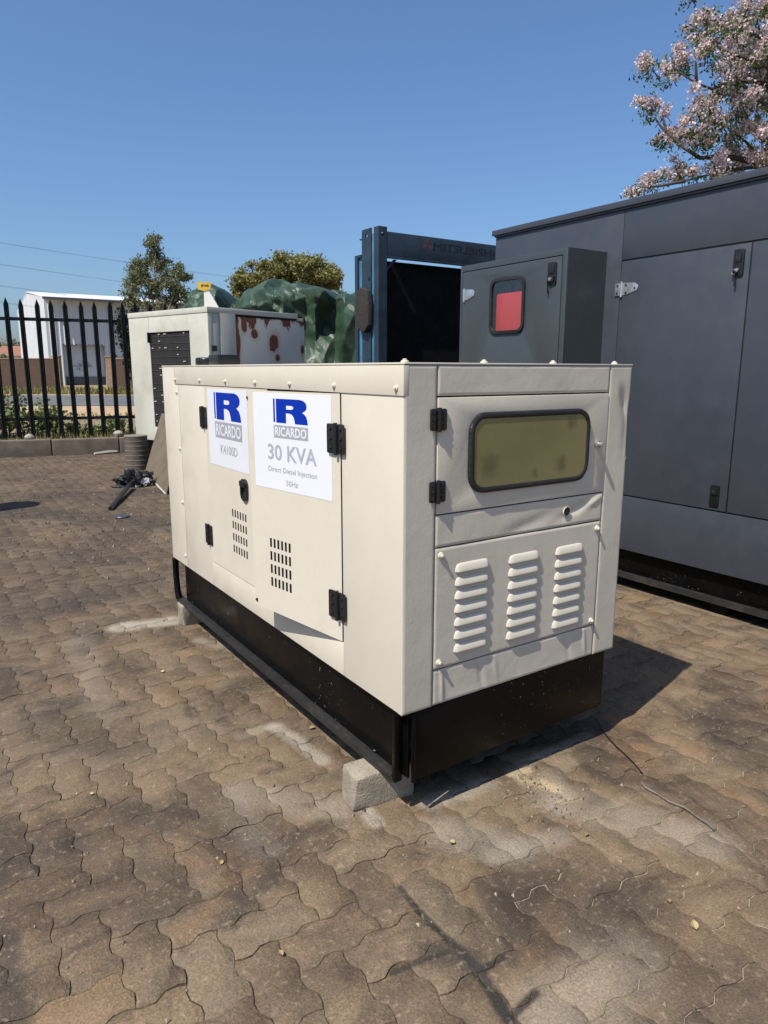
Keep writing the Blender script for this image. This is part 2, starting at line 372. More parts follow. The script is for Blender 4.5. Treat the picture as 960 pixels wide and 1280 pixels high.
# ---- paved yard: zigzag pavers in herringbone, aligned with the generator
PA = .1112; OX, OY = .1755, -.4130
KD = Vector((.9808, -.1950, 0)); KN = Vector((.1950, .9808, 0)); K0 = Vector((-.006, 10.76, 0))
def paver_material():
    s = NT('worn_paver'); P = s.coord('World')
    pvn = s.n('ShaderNodeAttribute'); pvn.attribute_name = 'pv'; pv = pvn.outputs['Fac']
    cr = s.n('ShaderNodeValToRGB'); s.l(pv, cr.inputs[0]); e = cr.color_ramp.elements
    e[0].position = 0; e[0].color = (.132, .094, .063, 1); e[1].position = 1; e[1].color = (.250, .168, .098, 1)
    for p_, c_ in ((.25, (.160, .115, .076, 1)), (.5, (.195, .138, .088, 1)), (.75, (.195, .152, .106, 1))):
        q = e.new(p_); q.color = c_
    c = cr.outputs[0]
    big = s.noise(P, .75, 5, .6, .3); med = s.noise(P, 5.5, 6, .65, .4); fin = s.noise(P, 170, 3, .6); fin2 = s.noise(P, 48, 5, .7)
    c = s.mix(s.map(med, .36, .66, 0, .6), c, (.275, .205, .135))
    c = s.mix(s.map(s.noise(P, 13, 6, .7, .8), .52, .72, 0, .38), c, (.085, .066, .050))                        # dusty wear inside each paver
    c = s.mix(s.map(s.noise(P, 1.6, 6, .62, .5), .52, .68, 0, .55), c, (.22, .120, .058))     # rust-brown patches
    c = s.mix(s.map(s.noise(P, 1.9, 7, .68, .7), .47, .64, 0, .78), c, (.066, .049, .038))   # oil-dark patches
    sx = s.n('ShaderNodeSeparateXYZ'); s.l(P, sx.inputs[0])
    far = s.math('MULTIPLY', s.map(sx.outputs[1], .1, 4.2), s.map(s.noise(P, 1.1, 7, .7, .5), .34, .58, .35, 1.))
    c = s.mix(s.math('MULTIPLY', far, .68), c, (.080, .056, .040))                         # trampled dirt towards the kerb
    nz = s.math('MULTIPLY', s.math('SUBTRACT', s.noise(P, 9, 6, .7, .6), .5), .42)
    def stain(px0, px1, r, col, amt, c):
        a = at(*px0, z=0); b = at(*px1, z=0); ba = b-a
        pa = s.vm('SUBTRACT', P, tuple(a)).outputs[0]
        h = s.math('DIVIDE', s.vm('DOT_PRODUCT', pa, tuple(ba)).outputs['Value'], max(1e-6, ba.dot(ba)))
        h = s.math('MINIMUM', s.math('MAXIMUM', h, 0.), 1.)
        sc = s.n('ShaderNodeVectorMath', operation='SCALE'); sc.inputs[0].default_value = tuple(ba); s.l(h, sc.inputs['Scale'])
        d = s.vm('LENGTH', s.vm('SUBTRACT', pa, sc.outputs[0]).outputs[0]).outputs['Value']
        d = s.math('ADD', d, s.math('MULTIPLY', nz, r*2.2))
        return s.mix(s.map(d, r*.25, r, amt, 0), c, col)
    WH = (.46, .42, .36)
    for p0, p1, r, am in (((150, 784), (215, 776), .10, .75), ((342, 908), (404, 952), .045, .5), ((300, 920), (345, 906), .04, .3), ((250, 800), (300, 815), .05, .28),
                          ((540, 1003), (610, 980), .06, .55), ((640, 962), (735, 918), .035, .4), ((290, 1010), (330, 1060), .08, .25), ((620, 1070), (700, 1045), .06, .35),
                          ((455, 1010), (470, 1030), .04, .6), ((700, 1000), (880, 1050), .13, .32), ((790, 1200), (700, 1260), .14, .28), ((560, 1040), (640, 1060), .12, .32), ((300, 990), (420, 1010), .10, .25), ((100, 800), (130, 900), .10, .16), ((690, 965), (700, 1010), .06, .3)): c = stain(p0, p1, r, WH, am, c)
    for p0, p1, r, am in (((655, 975), (690, 985), .045, .8), ((640, 968), (660, 962), .03, .8), ((700, 1002), (712, 1000), .02, .6)): c = stain(p0, p1, r, (.50, .40, .26), am, c)
    for p0, p1, r, am in (((500, 1110), (525, 1140), .016, .9), ((525, 1140), (560, 1175), .016, .9), ((560, 1175), (600, 1215), .020, .95), ((600, 1215), (645, 1290), .024, .95), ((640, 1270), (670, 1240), .014, .9), ((600, 1215), (632, 1195), .013, .9), ((490, 1215), (560, 1190), .014, .8), ((545, 1190), (595, 1205), .05, .55),
                          ((60, 900), (140, 930), .22, .5), ((230, 1010), (330, 1045), .16, .45), ((640, 1150), (780, 1130), .22, .45), ((850, 1230), (940, 1270), .2, .4), ((300, 690), (330, 700), .15, .35), ((170, 730), (40, 770), .30, .5), ((60, 620), (260, 610), .35, .55), ((20, 1080), (90, 1060), .12, .45), ((300, 860), (360, 850), .10, .4), ((420, 1180), (380, 1260), .10, .3), ((880, 900), (940, 940), .2, .35),
                          ((0, 1180), (20, 1280), .06, .7), ((540, 1190), (570, 1215), .07, .45), ((760, 1120), (800, 1140), .06, .35), ((190, 1150), (240, 1130), .06, .35), ((300, 1110), (340, 1100), .05, .4),
                          ((20, 640), (200, 655), .35, .6), ((90, 690), (150, 700), .2, .5), ((330, 965), (350, 960), .035, .4)): c = stain(p0, p1, r, (.045, .038, .034), am, c)
    c = s.mix(s.map(fin, .32, .68, .0, .55), c, s.mix(1., c, (.36, .34, .31), 'MULTIPLY'))
    c = s.mix(s.map(fin2, .54, .70, 0, .5), c, (.36, .285, .20))
    c = s.mix(1., c, (1.03, 1.0, .93), 'MULTIPLY')
    h = s.math('ADD', s.math('MULTIPLY', fin2, .9), s.math('ADD', s.math('MULTIPLY', fin, .32), s.math('MULTIPLY', med, .7)))
    s.set(Base_Color=c, Roughness=s.map(med, .3, .7, .72, .95), Normal=s.bump(h, .85, .007)); MATS['paver'] = s.m
    s.b.inputs['Specular IOR Level'].default_value = .35
    # joint filling
    s = NT('joint_soil'); P = s.coord('World'); sx = s.n('ShaderNodeSeparateXYZ'); s.l(P, sx.inputs[0])
    c = s.mix(s.map(s.noise(P, 4, 6, .65), .46, .70), (.034, .025, .018), (.165, .118, .075))
    light = s.math('MULTIPLY', s.map(sx.outputs[0], -.35, .1), s.map(s.noise(P, 2.6, 5, .6), .34, .50))
    light = s.math('MULTIPLY', light, s.map(sx.outputs[1], .15, -.15))
    c = s.mix(s.math('MULTIPLY', light, .8), c, (.42, .345, .25))
    s.set(Base_Color=c, Roughness=1., Normal=s.bump(s.noise(P, 120, 4), .8, .006)); MATS['joint'] = s.m
paver_material()
def build_yard():
    yard = MB()
    def lay(a, b):
        x = -9+20*a; y0 = -4.; y1 = K0.y+(x-K0.x)*KD.y/KD.x+.02
        y = y0+(y1-y0)*b; return (x, y, -.0038+.0024*fbm((x*4, y*4, 1))+.0010*fbm((x*23, y*23, 3)))
    yard.grid(640, 480, lay)
    yo = tag(yard.build('paved_yard', 'joint', smooth=1.), kind='structure')
    PROF = [(.16, .058), (.36, .076), (.60, -.070), (.84, -.066)]; PROFL = [(.27, .075), (.73, -.075)]
    def edge(i, j, horiz, fine):
        pr = PROF if fine else PROFL; o = [(i, j)]
        for t, h in pr: o.append((i+t, j-h) if horiz else (i+h, j+t))
        return o
    cells = []
    for i in range(-70, 90):
        for j in range(-30, 104):
            cl = (i+j+1) % 4
            if cl == 0: w, h = 2, 1
            elif cl == 2: w, h = 1, 2
            else: continue
            cx = OX+(i+w/2)*PA; cy = OY+(j+h/2)*PA
            if cy > K0.y+(cx-K0.x)*KD.y/KD.x-.06 or cy < -2.6 or cx < -6.5: continue
            q = pix(Vector((cx, cy, 0)))
            if q is None: area = -1; k = 9
            else:
                inside = -40 < q[0] < 1000 and 300 < q[1] < 1320
                vis = -1000 < q[0] < 2200 and q[1] < 4000
                area = 1/q[2]**3 if inside else 0
                if not vis: area = -1
                k = q[2]
            if area < 0: continue
            if 0.0 < cx < .95 and -.02 < cy < 2.1: area = 0
            if 2.5 < cx < 4 and cy > -1.2 and cy < 2.5: area = 0
            cells.append((area, i, j, w, h, k))
    cells.sort(key=lambda c: -c[0])
    rnd = random.Random(3); rest = MB(); rest.pv = []
    for n, (area, i, j, w, h, k) in enumerate(cells):
        fine = k < 5.5; loop = []
        for a in range(w): loop += edge(i+a, j, True, fine)
        for b in range(h): loop += edge(i+w, j+b, False, fine)
        for a in reversed(range(w)): loop += [(p[0], p[1]) for p in reversed(edge(i+a, j+h, True, fine)[1:])] if False else [p for p in ([(i+a+1, j+h)]+[q for q in reversed(edge(i+a, j+h, True, fine)[1:])])]
        for b in reversed(range(h)): loop += [(i, j+b+1)]+[q for q in reversed(edge(i, j+b, False, fine)[1:])]
        cx = i+w/2; cy = j+h/2
        z0 = rnd.gauss(0, .0008); tx = rnd.gauss(0, .0035); ty = rnd.gauss(0, .0035)
        m = len(loop); rings = []
        for ins, zz in ((.007, -.012), (.012, -.0010), (.024, 0.)):
            rg = []
            for p in loop:
                dx, dy = p[0]-cx, p[1]-cy
                sx = (w/2-ins)/(w/2); sy = (h/2-ins)/(h/2)
                jx = (rnd.random()-.5)*.020; jy = (rnd.random()-.5)*.020
                x = OX+(cx+dx*sx+jx)*PA; y = OY+(cy+dy*sy+jy)*PA
                rg.append((x, y, zz+z0+(tx*dx+ty*dy)*PA))
            rings.append(rg)
        vs = rings[0]+rings[1]+rings[2]
        fs = [(r*m+a, r*m+(a+1) % m, (r+1)*m+(a+1) % m, (r+1)*m+a) for r in (0, 1) for a in range(m)]+[tuple(range(2*m, 3*m))]
        pv = min(1, max(0, rnd.gauss(.5, .22)))
        if n < 300:
            ox, oy = OX+cx*PA, OY+cy*PA
            b = MB(); b.pv = [pv]*len(fs); b.add([(v[0]-ox, v[1]-oy, v[2]) for v in vs], fs)
            o = b.build('paver', 'paver', yo, recalc=False, smooth=.9); o.location = (ox, oy, 0)
        else:
            kk = len(rest.v); rest.v += vs; rest.f += [tuple(q+kk for q in f) for f in fs]; rest.pv += [pv]*len(fs)
    tag(rest.build('pavers', 'paver', yo, recalc=False, smooth=.9), kind='stuff')
build_yard()

# ---- kerb, verge behind it
def kp(sv, n, z=0.): return K0+KD*sv+KN*n+Vector((0, 0, z))
kerb = tag(MB().add([kp(-12, .03, -.06), kp(14, .03, -.06), kp(14, .17, -.06), kp(-12, .17, -.06), kp(-12, .03, .235), kp(14, .03, .235), kp(14, .17, .235), kp(-12, .17, .235)],
           [(0, 3, 2, 1), (4, 5, 6, 7), (0, 1, 5, 4), (1, 2, 6, 5), (2, 3, 7, 6), (3, 0, 4, 7)]).build('kerb', 'kerb_concrete'), kind='structure')
rk = random.Random(5)
for i in range(-6, 9):
    a0 = .738+i*1.0; dz = rk.uniform(-.008, .008); dn = rk.uniform(-.006, .006)
    b = MB(Matrix.Translation(kp(a0, 0, 0)) @ Matrix(((KD.x, KN.x, 0, 0), (KD.y, KN.y, 0, 0), (0, 0, 1, 0), (0, 0, 0, 1))))
    b.box(.006, .994, dn, .15+dn, -.05, .25+dz).build('kerb_stone', 'kerb_concrete', kerb, bevel=.018, seg=3)
def bank(a, b):
    sv = -20+50*a; n = .12+(9.5*b**1.6); z = .235+.03*fbm((sv*1.3, n*1.3, 0))-max(0, (n-1.2)/8.3)*.27
    p = kp(sv, n); return (p.x, p.y, z)
tag(MB().grid(120, 24, bank).build('verge', 'verge_soil', smooth=1.), kind='structure')

# ================================================================== PALISADE FENCE
def fence():
    L0, L1, SP = -4.95, 9.0, .209; off = .30
    o = thing('palisade_fence', 'black steel palisade fence with pointed pales behind the concrete kerb', 'fence', kp(.275, off, .0))
    M0 = Matrix(((KD.x, KN.x, 0, 0), (KD.y, KN.y, 0, 0), (0, 0, 1, 0), (0, 0, 0, 1)))
    o.matrix_world = Matrix.Translation(kp(.275, off, 0)) @ M0
    pf = MB(); w = .036; d = .014; th = .004
    prof = [(-w, 0), (-w*.55, -d), (-w*.2, -d*.4), (0, -d), (w*.2, -d*.4), (w*.55, -d), (w, 0), (w*.55, -d+th*1.6), (w*.2, -d*.4+th*1.6), (0, -d+th*1.6), (-w*.2, -d*.4+th*1.6), (-w*.55, -d+th*1.6)]
    n = len(prof); vs = [(a, b, .27) for a, b in prof]+[(a, b, 2.30) for a, b in prof]+[(a*.12, b, 2.405-abs(a)*.3) for a, b in prof]
    fs = [(k*n+i, k*n+(i+1) % n, (k+1)*n+(i+1) % n, (k+1)*n+i) for k in (0, 1) for i in range(n)]+[tuple(range(n)), tuple(range(2*n, 3*n))]
    pm = pf.add(vs, fs).mesh('pale', 'fence_black'); r = random.Random(2)
    for i in range(int(L0/SP), int(L1/SP)):
        p = link(bpy.data.objects.new('pale', pm), o); p.location = (i*SP+r.gauss(0, .004), -.012, r.gauss(0, .008)); p.rotation_euler = (0, r.gauss(0, .006), 0)
    for z in (2.10, .56):
        b = MB(); b.box(L0-.1, L1, .003, .010, z-.025, z+.025); b.box(L0-.1, L1, .010, .05, z-.025, z-.018)
        b.build('rail', 'fence_black', o)
    for s_ in (-2.4, .48 + 2.0, 5.4, 8.3): MB().box(s_-.035, s_+.035, .052, .12, .0, 2.28).build('post', 'fence_black', o, bevel=.006)
fence()

# ================================================================== NEAR CREAM GENERATOR
GL, GW, ZB, ZT = 2.129, .929, .352, 1.352
gen = thing('generator', 'cream canopy generator on a black skid with white stickers and louvred end', 'generator', (GW/2, GL/2, 0))
gx, gy = GW/2, GL/2
GM = Matrix.Translation((-gx, -gy, 0))          # world coords -> root-local
def gmb(): return MB(GM.copy())
T = .018                                         # panel thickness
# inner frame carrying the panels
b = gmb(); b.box(.03, GW-.004, .03, GL-.004, ZB+.004, ZT-.008); b.build('inner_frame', 'cavity', gen)
# roof
b = gmb(); b.box(-.001, GW+.001, -.001, GL+.001, ZT-.0042, ZT+.001); roof = b.build('roof', 'cream_paint', gen, bevel=.0015)
for x in (.016, .294, .575, .864): gmb().lathe([(.011, 0), (.011, .004), (.006, .006), (.006, .009), (.003, .010)], 10, lambda a, c, h, x=x: (x+a, .022+c, ZT+.001+h)).build('screw', 'cream_paint', roof, smooth=.7)
for yy in (.7, 1.4, 2.1): gmb().lathe([(.011, 0), (.011, .004), (.006, .006), (.006, .009), (.003, .010)], 10, lambda a, c, h, yy=yy: (GW-.022+a, yy+c, ZT+.001+h)).build('screw', 'cream_paint', roof, smooth=.7)
b = gmb(); b.lathe([(.055, 0), (.055, .03), (.048, .036)], 20, lambda a, c, h: (.10+a, 1.74+c, ZT+.001+h)); b.build('breather_cap', 'black_hardware', gen, bevel=.003)
b = gmb(); b.box(.06, .16, 1.50, 1.62, ZT+.001, ZT+.047); b.build('filler_box', 'black_hardware', gen, bevel=.006)
# far corner panel, fixed side panels (x = 0 side)
def sidepanel(name, y0, y1, z0, z1, x0=0., mat='cream_paint', parent=gen, bev=.003):
    b = gmb(); b.box(x0, x0+T, y0, y1, z0, z1); return b.build(name, mat, parent, bevel=bev)
sidepanel('corner_panel', 1.886, GL-.001, ZB, ZT-.0062)
sidepanel('side_panel', 1.527, 1.882, ZB, 1.300)
sidepanel('side_panel', .0035, .331, ZB, 1.300)
sidepanel('sill_panel', .3315, 1.5265, ZB, .466)
tr = sidepanel('top_strip', -.0005, 1.928, 1.266, ZT-.0062, x0=-.0035, bev=.0015)
def sidescrew(y, z, parent, x=0.): 
    gmb().lathe([(.0085, 0), (.0085, .0035), (.0055, .0045), (.0055, .008), (.002, .009)], 10, lambda a, c, h: (x-h, y+a, z+c)).build('screw', 'cream_paint', parent, smooth=.7)
for y in (1.91, 1.566, 1.259, .959, .669, .365, .032): sidescrew(y, 1.286, tr, -.0035)
for z in (1.225, .952, .683, .408): sidescrew(1.906, z, gen, 0.)
# slotted doors
def slotted(b, u0, u1, v0, v1, slots, fn, t):
    us = sorted({u0, u1} | {q for s_ in slots for q in s_[:2]}); vs_ = sorted({v0, v1} | {q for s_ in slots for q in s_[2:]})
    hole = lambda a, c: any(s_[0]-1e-6 < a < s_[1]+1e-6 and s_[2]-1e-6 < c < s_[3]+1e-6 for s_ in slots)
    for i in range(len(us)-1):
        for j in range(len(vs_)-1):
            if hole((us[i]+us[i+1])/2, (vs_[j]+vs_[j+1])/2): continue
            q = [(us[i], vs_[j]), (us[i+1], vs_[j]), (us[i+1], vs_[j+1]), (us[i], vs_[j+1])]
            b.add([fn(*p, 0) for p in q], [(0, 1, 2, 3)])
    for a, c, d, e in list(slots):
        q = [(a, d), (c, d), (c, e), (a, e)]
        for k in range(4): p, r_ = q[k], q[(k+1) % 4]; b.add([fn(*p, 0), fn(*r_, 0), fn(*r_, t), fn(*p, t)], [(0, 1, 2, 3)])
    q = [(u0, v0), (u1, v0), (u1, v1), (u0, v1)]
    for k in range(4): p, r_ = q[k], q[(k+1) % 4]; b.add([fn(*p, 0), fn(*r_, 0), fn(*r_, t), fn(*p, t)], [(0, 1, 2, 3)])
def slotgrid(u0, u1, v0, v1, nu, nv, w, h):
    return [(u0+(u1-u0)*i/(nu-1)-w/2, u0+(u1-u0)*i/(nu-1)+w/2, v0+(v1-v0)*j/(nv-1)-h/2, v0+(v1-v0)*j/(nv-1)+h/2) for i in range(nu) for j in range(nv)]
DZ0, DZ1 = .470, 1.263
b = gmb(); slotted(b, .860, 1.523, DZ0, DZ1, slotgrid(1.106, 1.244, .587, .742, 6, 4, .0145, .033), lambda u, v, d: (d-.001, u, v), .0015)
b.box(.0142, .0150, .865, 1.52, DZ0+.01, DZ1-.01) if False else None
doorL = b.build('door', 'cream_paint', gen, recalc=False); tag(doorL, 'closed door leaf with a black pull and the small sticker')
DM = GM @ Matrix.Translation((-.001, .335, 0)) @ Matrix.Rotation(rad(9.2), 4, 'Z')
DW = .515
b = MB(DM.copy()); slotted(b, .001, DW, DZ0, DZ1, slotgrid(.283, .397, .583, .728, 6, 4, .0125, .034), lambda u, v, d: (d, u, v), .0015)
doorR = b.build('door', 'cream_paint', gen, recalc=False); tag(doorR, 'door leaf standing slightly ajar with the large sticker')
b = MB(DM.copy()); b.box(.0060, .016, .004, DW-.004, DZ0+.004, DZ1-.004); b.build('door_lining', 'cavity', doorR)
for s_, z in ((.500, .491),): MB(DM.copy()).lathe([(.006, 0), (.006, .004), (.003, .006)], 8, lambda a, c, h: (-h, s_+a, z+c)).build('bolt', 'black_hardware', doorR)
gmb().lathe([(.006, 0), (.006, .004), (.003, .006)], 8, lambda a, c, h: (-.001-h, 1.04+a, 1.228+c)).build('bolt', 'black_hardware', doorL)
# pull latch on the closed leaf
b = gmb(); b.prism(rrect(1.064, 1.132, .815, .905, .030, 6), lambda u, v, d: (-.001-d, u, v), 0, .010, [rrect(1.078, 1.118, .828, .892, .018, 6)])
pull = b.build('pull_latch', 'black_hardware', gen, bevel=.003)
gmb().prism(rrect(1.079, 1.117, .829, .891, .018, 6), lambda u, v, d: (-.001-d, u, v), -.004, .0015).build('latch_recess', 'cavity', pull)
gmb().prism(rrect(1.070, 1.126, .872, .899, .010, 4), lambda u, v, d: (-.001-d, u, v), .008, .016).build('latch_lip', 'black_hardware', pull, bevel=.003)
# hinges (local frame: u = along face horizontally, v = up, d = outward)
def hinge(fn, cu, cv, w, h, open_=0.):
    def mk(u0, u1): return lambda q: q
    L = MB(GM.copy()); L.prism(rrect(cu-w/2, cu-.006, cv-h/2, cv+h/2, .006, 3), fn, 0, .005); root = L.build('hinge', 'black_hardware', gen, bevel=.002)
    MB(GM.copy()).prism(rrect(cu+.006, cu+w/2, cv-h/2, cv+h/2, .006, 3), fn, 0, .005).build('hinge_leaf', 'black_hardware', root, bevel=.002)
    p0, p1 = Vector(fn(cu, cv-h/2-.003, .006)), Vector(fn(cu, cv+h/2+.003, .006))
    MB(GM.copy()).tube([p0, p1], .0065, 8).build('hinge_pin', 'black_hardware', root, smooth=.7)
    for du in (-.3, .3):
        for dv in (-.32, 0, .32):
            c0 = Vector(fn(cu+du*w, cv+dv*h, .0045)); c1 = Vector(fn(cu+du*w, cv+dv*h, .009))
            MB(GM.copy()).tube([c0, c0.lerp(c1, .6), c1], [.0065, .0062, .003], 8).build('bolt', 'black_hardware', root, smooth=.7)
fs_ = lambda u, v, d: (-.0015-d, u, v)
for cy, cz in ((1.542, 1.126), (1.540, .591)): hinge(fs_, cy, cz, .086, .092)
for cy, cz in ((.345, 1.126), (.347, .591)): hinge(lambda u, v, d: (-.006-d-max(0, u-.335)*.16, u, v), cy, cz, .088, .092)
# stickers: root-local frames
RP = [(.085, 0), (.38, 0), (.38, .42), (.47, .42), (.55, .38), (.60, .28), (.63, .12), (.64, 0), (1, 0), (.985, .2), (.95, .34), (.90, .43), (.84, .48), (.91, .54), (.965, .63), (.975, .76), (.95, .87), (.88, .96), (.78, 1), (.085, 1)]
RH = [(.39, .575), (.54, .575), (.585, .60), (.60, .655), (.585, .71), (.54, .735), (.39, .735)]
def sticker(M, u0, u1, v0, v1, gu, gv, bu, bv, rows, fn):
    """u grows to the reader's right; fn(u,v,d)->3D in M"""
    st = MB(M.copy()).prism(rrect(u0, u1, v0, v1, .004, 2), fn, 0, .0008).build('sticker', 'sticker_vinyl', gen)
    tri = MB(M.copy())
    X = lambda p: (gu[0]+(gu[1]-gu[0])*p[0], gv[0]+(gv[1]-gv[0])*p[1])
    tri.prism([X(p) for p in RP], fn, .0008, .0013, [[X(p) for p in RH]]); tri.prism([X(p) for p in ((0, .02), (.05, .02), (.05, 1), (0, 1))], fn, .0008, .0013)
    tri.build('logo', 'logo_blue', st)
    MB(M.copy()).prism([(bu[0], bv[0]), (bu[1], bv[0]), (bu[1], bv[1]), (bu[0], bv[1])], fn, .0008, .0013).build('logo_band', 'print_grey', st)
    du = (bu[1]-bu[0]); dv = bv[1]-bv[0]
    lettering('RICARDO', bu[0]+du*.04, bu[1]-du*.04, bv[0]+dv*.14, bv[1]-dv*.14, lambda a, c: fn(a, c, .0018), 'print_white', st, M, .018)
    for body, a0, a1, c0, c1, mt, bo in rows: lettering(body, a0, a1, c0, c1, lambda a, c: fn(a, c, .0014), mt, st, M, bo)
    return st
fl = lambda u, v, d: (-.001-d, -u, v)              # u = -y
tag(sticker(GM, -1.484, -1.050, .928, 1.254, (-1.404, -1.112), (1.127, 1.240), (-1.402, -1.108), (1.050, 1.118),
        [('K4100D', -1.347, -1.163, .985, 1.022, 'print_grey', 0.)], fl), 'white sticker with the blue letter logo reading RICARDO K4100D')
fr = lambda u, v, d: (-d, -u, v)
tag(sticker(DM, -.482, -.043, .926, 1.256, (-.357, -.163), (1.158, 1.238), (-.357, -.163), (1.107, 1.150),
        [('30', -.396, -.313, 1.029, 1.083, 'print_text_grey', .016), ('KVA', -.281, -.119, 1.029, 1.083, 'print_text_grey', .016), ('Direct Diesel Injection', -.396, -.120, .982, 1.006, 'print_grey', .0), ('50Hz', -.292, -.224, .946, .965, 'print_grey', .0)], fr),
    'large white sticker with the blue letter logo reading RICARDO 30 KVA')

# ---- end face (y = 0)
def dentfn(x0, x1, z0, z1, amp, dents=(), y=0., t=T):
    def f(a, c):
        x = x0+(x1-x0)*a; z = z0+(z1-z0)*c
        d = amp*.45*fbm((x*9, z*9, x0*9+z0), 3)
        for cx, cz, rx, rz, k, ang in dents:
            ux = (x-cx)*math.cos(ang)+(z-cz)*math.sin(ang); uz = -(x-cx)*math.sin(ang)+(z-cz)*math.cos(ang)
            d += k*math.exp(-(ux/rx)**2-(uz/rz)**2)
        e = min(a*(x1-x0), (1-a)*(x1-x0), c*(z1-z0), (1-c)*(z1-z0)); d += .0022*max(0, 1-e/.0045)**2
        return (x, y+d, z)
    return f
def endpanel(name, x0, x1, z0, z1, amp=.0012, dents=(), y=0., nu=None, nv=None, mat='cream_end_shaded'):
    b = gmb(); nu = nu or max(8, int((x1-x0)/.0045)); nv = nv or max(8, int((z1-z0)/.0045)); f = dentfn(x0, x1, z0, z1, amp, dents, y)
    b.grid(nu, nv, f)
    for (a0, c0, a1, c1, n) in ((0, 0, 1, 0, nu), (1, 0, 1, 1, nv), (1, 1, 0, 1, nu), (0, 1, 0, 0, nv)):
        for k in range(n):
            p = f(a0+(a1-a0)*k/n, c0+(c1-c0)*k/n); q = f(a0+(a1-a0)*(k+1)/n, c0+(c1-c0)*(k+1)/n)
            b.add([p, q, (q[0], y+T+.004, q[2]), (p[0], y+T+.004, p[2])], [(0, 1, 2, 3)])
    return b.build(name, mat, gen, smooth=.8)
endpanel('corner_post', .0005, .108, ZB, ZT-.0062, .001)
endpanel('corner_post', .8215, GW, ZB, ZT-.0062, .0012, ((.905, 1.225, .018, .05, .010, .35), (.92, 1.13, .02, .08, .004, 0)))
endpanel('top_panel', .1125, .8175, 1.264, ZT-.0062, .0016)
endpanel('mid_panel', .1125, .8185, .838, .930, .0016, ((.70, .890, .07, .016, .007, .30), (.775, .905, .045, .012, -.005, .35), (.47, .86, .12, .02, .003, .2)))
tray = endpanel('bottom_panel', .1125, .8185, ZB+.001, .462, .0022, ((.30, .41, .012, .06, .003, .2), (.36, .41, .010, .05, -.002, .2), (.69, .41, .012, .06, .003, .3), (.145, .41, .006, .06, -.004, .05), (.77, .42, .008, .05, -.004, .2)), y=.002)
hole = gmb(); hole.lathe([(.0165, 0), (.0165, .0008), (.0150, .0012), (.0148, -.006)], 18, lambda a, c, h: (.646+a, -.002-h, .885+c)); ho = hole.build('grommet', 'cream_paint', gen, smooth=.6)
gmb().lathe([(.0148, 0), (.0148, .0022)], 16, lambda a, c, h: (.646+a, -.0005-h, .885+c)).build('hole', 'cavity', ho)
# window door
wo = rrect(.222, .728, .982, 1.214, .045, 6)
fe = lambda u, v, d: (u, -d, v)
b = gmb(); b.prism([(.1125, .9345), (.8175, .9345), (.8175, 1.2595), (.1125, 1.2595)], fe, .002, -.014, [rrect(.234, .716, .994, 1.203, .04, 6)])
wd = b.build('window_door', 'cream_end_shaded', gen, bevel=.0025)
b = gmb()
path = rrect(.232, .718, .992, 1.205, .048, 8)
n = len(path); vs = []; fs = []
prof = [(-.010, .001), (-.0095, .008), (-.004, .012), (.005, .011), (.0105, .005), (.011, -.004)]
rr_ = random.Random(4)
cxw, czw = .475, 1.0985
for i, (u, v) in enumerate(path):
    p, q = path[i-1], path[(i+1) % n]; tx, tz = q[0]-p[0], q[1]-p[1]; L = math.hypot(tx, tz); nx, nz = tz/L, -tx/L
    if nx*(u-cxw)+nz*(v-czw) < 0: nx, nz = -nx, -nz
    for o_, d in prof: vs.append((u-nx*o_+rr_.gauss(0, .0006), -d-.001, v-nz*o_+rr_.gauss(0, .0006)))
m = len(prof)
for i in range(n):
    for j in range(m-1): fs.append((i*m+j, i*m+j+1, ((i+1) % n)*m+j+1, ((i+1) % n)*m+j))
b.add(vs, fs); b.build('window_seal', 'rubber', wd, smooth=.9)
s = NT('yellowed_acrylic'); co = s.coord('Object')
c = s.mix(s.map(s.noise(co, 3, 5), .3, .7), (.20, .178, .068), (.265, .235, .10))
for (bx, bz, r) in ((.30, 1.06, .05), (.60, 1.045, .035), (.48, 1.02, .02), (.64, 1.17, .03)):
    d = s.vm('LENGTH', s.vm('SUBTRACT', co, (bx-gx, -.004-gy, bz)).outputs[0]).outputs['Value']
    d = s.math('ADD', d, s.math('MULTIPLY', s.math('SUBTRACT', s.noise(co, 30, 5, .7), .5), .05)); c = s.mix(s.map(d, r*.2, r, .55, 0), c, (.055, .047, .022))
c = s.mix(s.map(s.noise(co, 60, 4, .7), .62, .75, 0, .3), c, (.26, .25, .18))
s.set(Base_Color=c, Roughness=s.map(s.noise(co, 12, 4), .3, .7, .12, .3)); s.b.inputs['Transmission Weight'].default_value = .12; s.b.inputs['Coat Weight'].default_value = .3; MATS['acrylic'] = s.m
gmb().prism(rrect(.235, .715, .995, 1.202, .04, 6), fe, .009, .003).build('window_pane', 'acrylic', wd)
for cz in (1.200, 1.000): hinge(fe if False else (lambda u, v, d: (u, -.0025-d, v)), .1115, cz, .056, .060)
gmb().lathe([(.013, 0), (.013, .006), (.008, .008), (.008, .022), (.005, .024)], 12, lambda a, c, h: (.773+a, -.002-h, 1.096+c)).build('door_knob', 'screw_zinc', wd, smooth=.6)
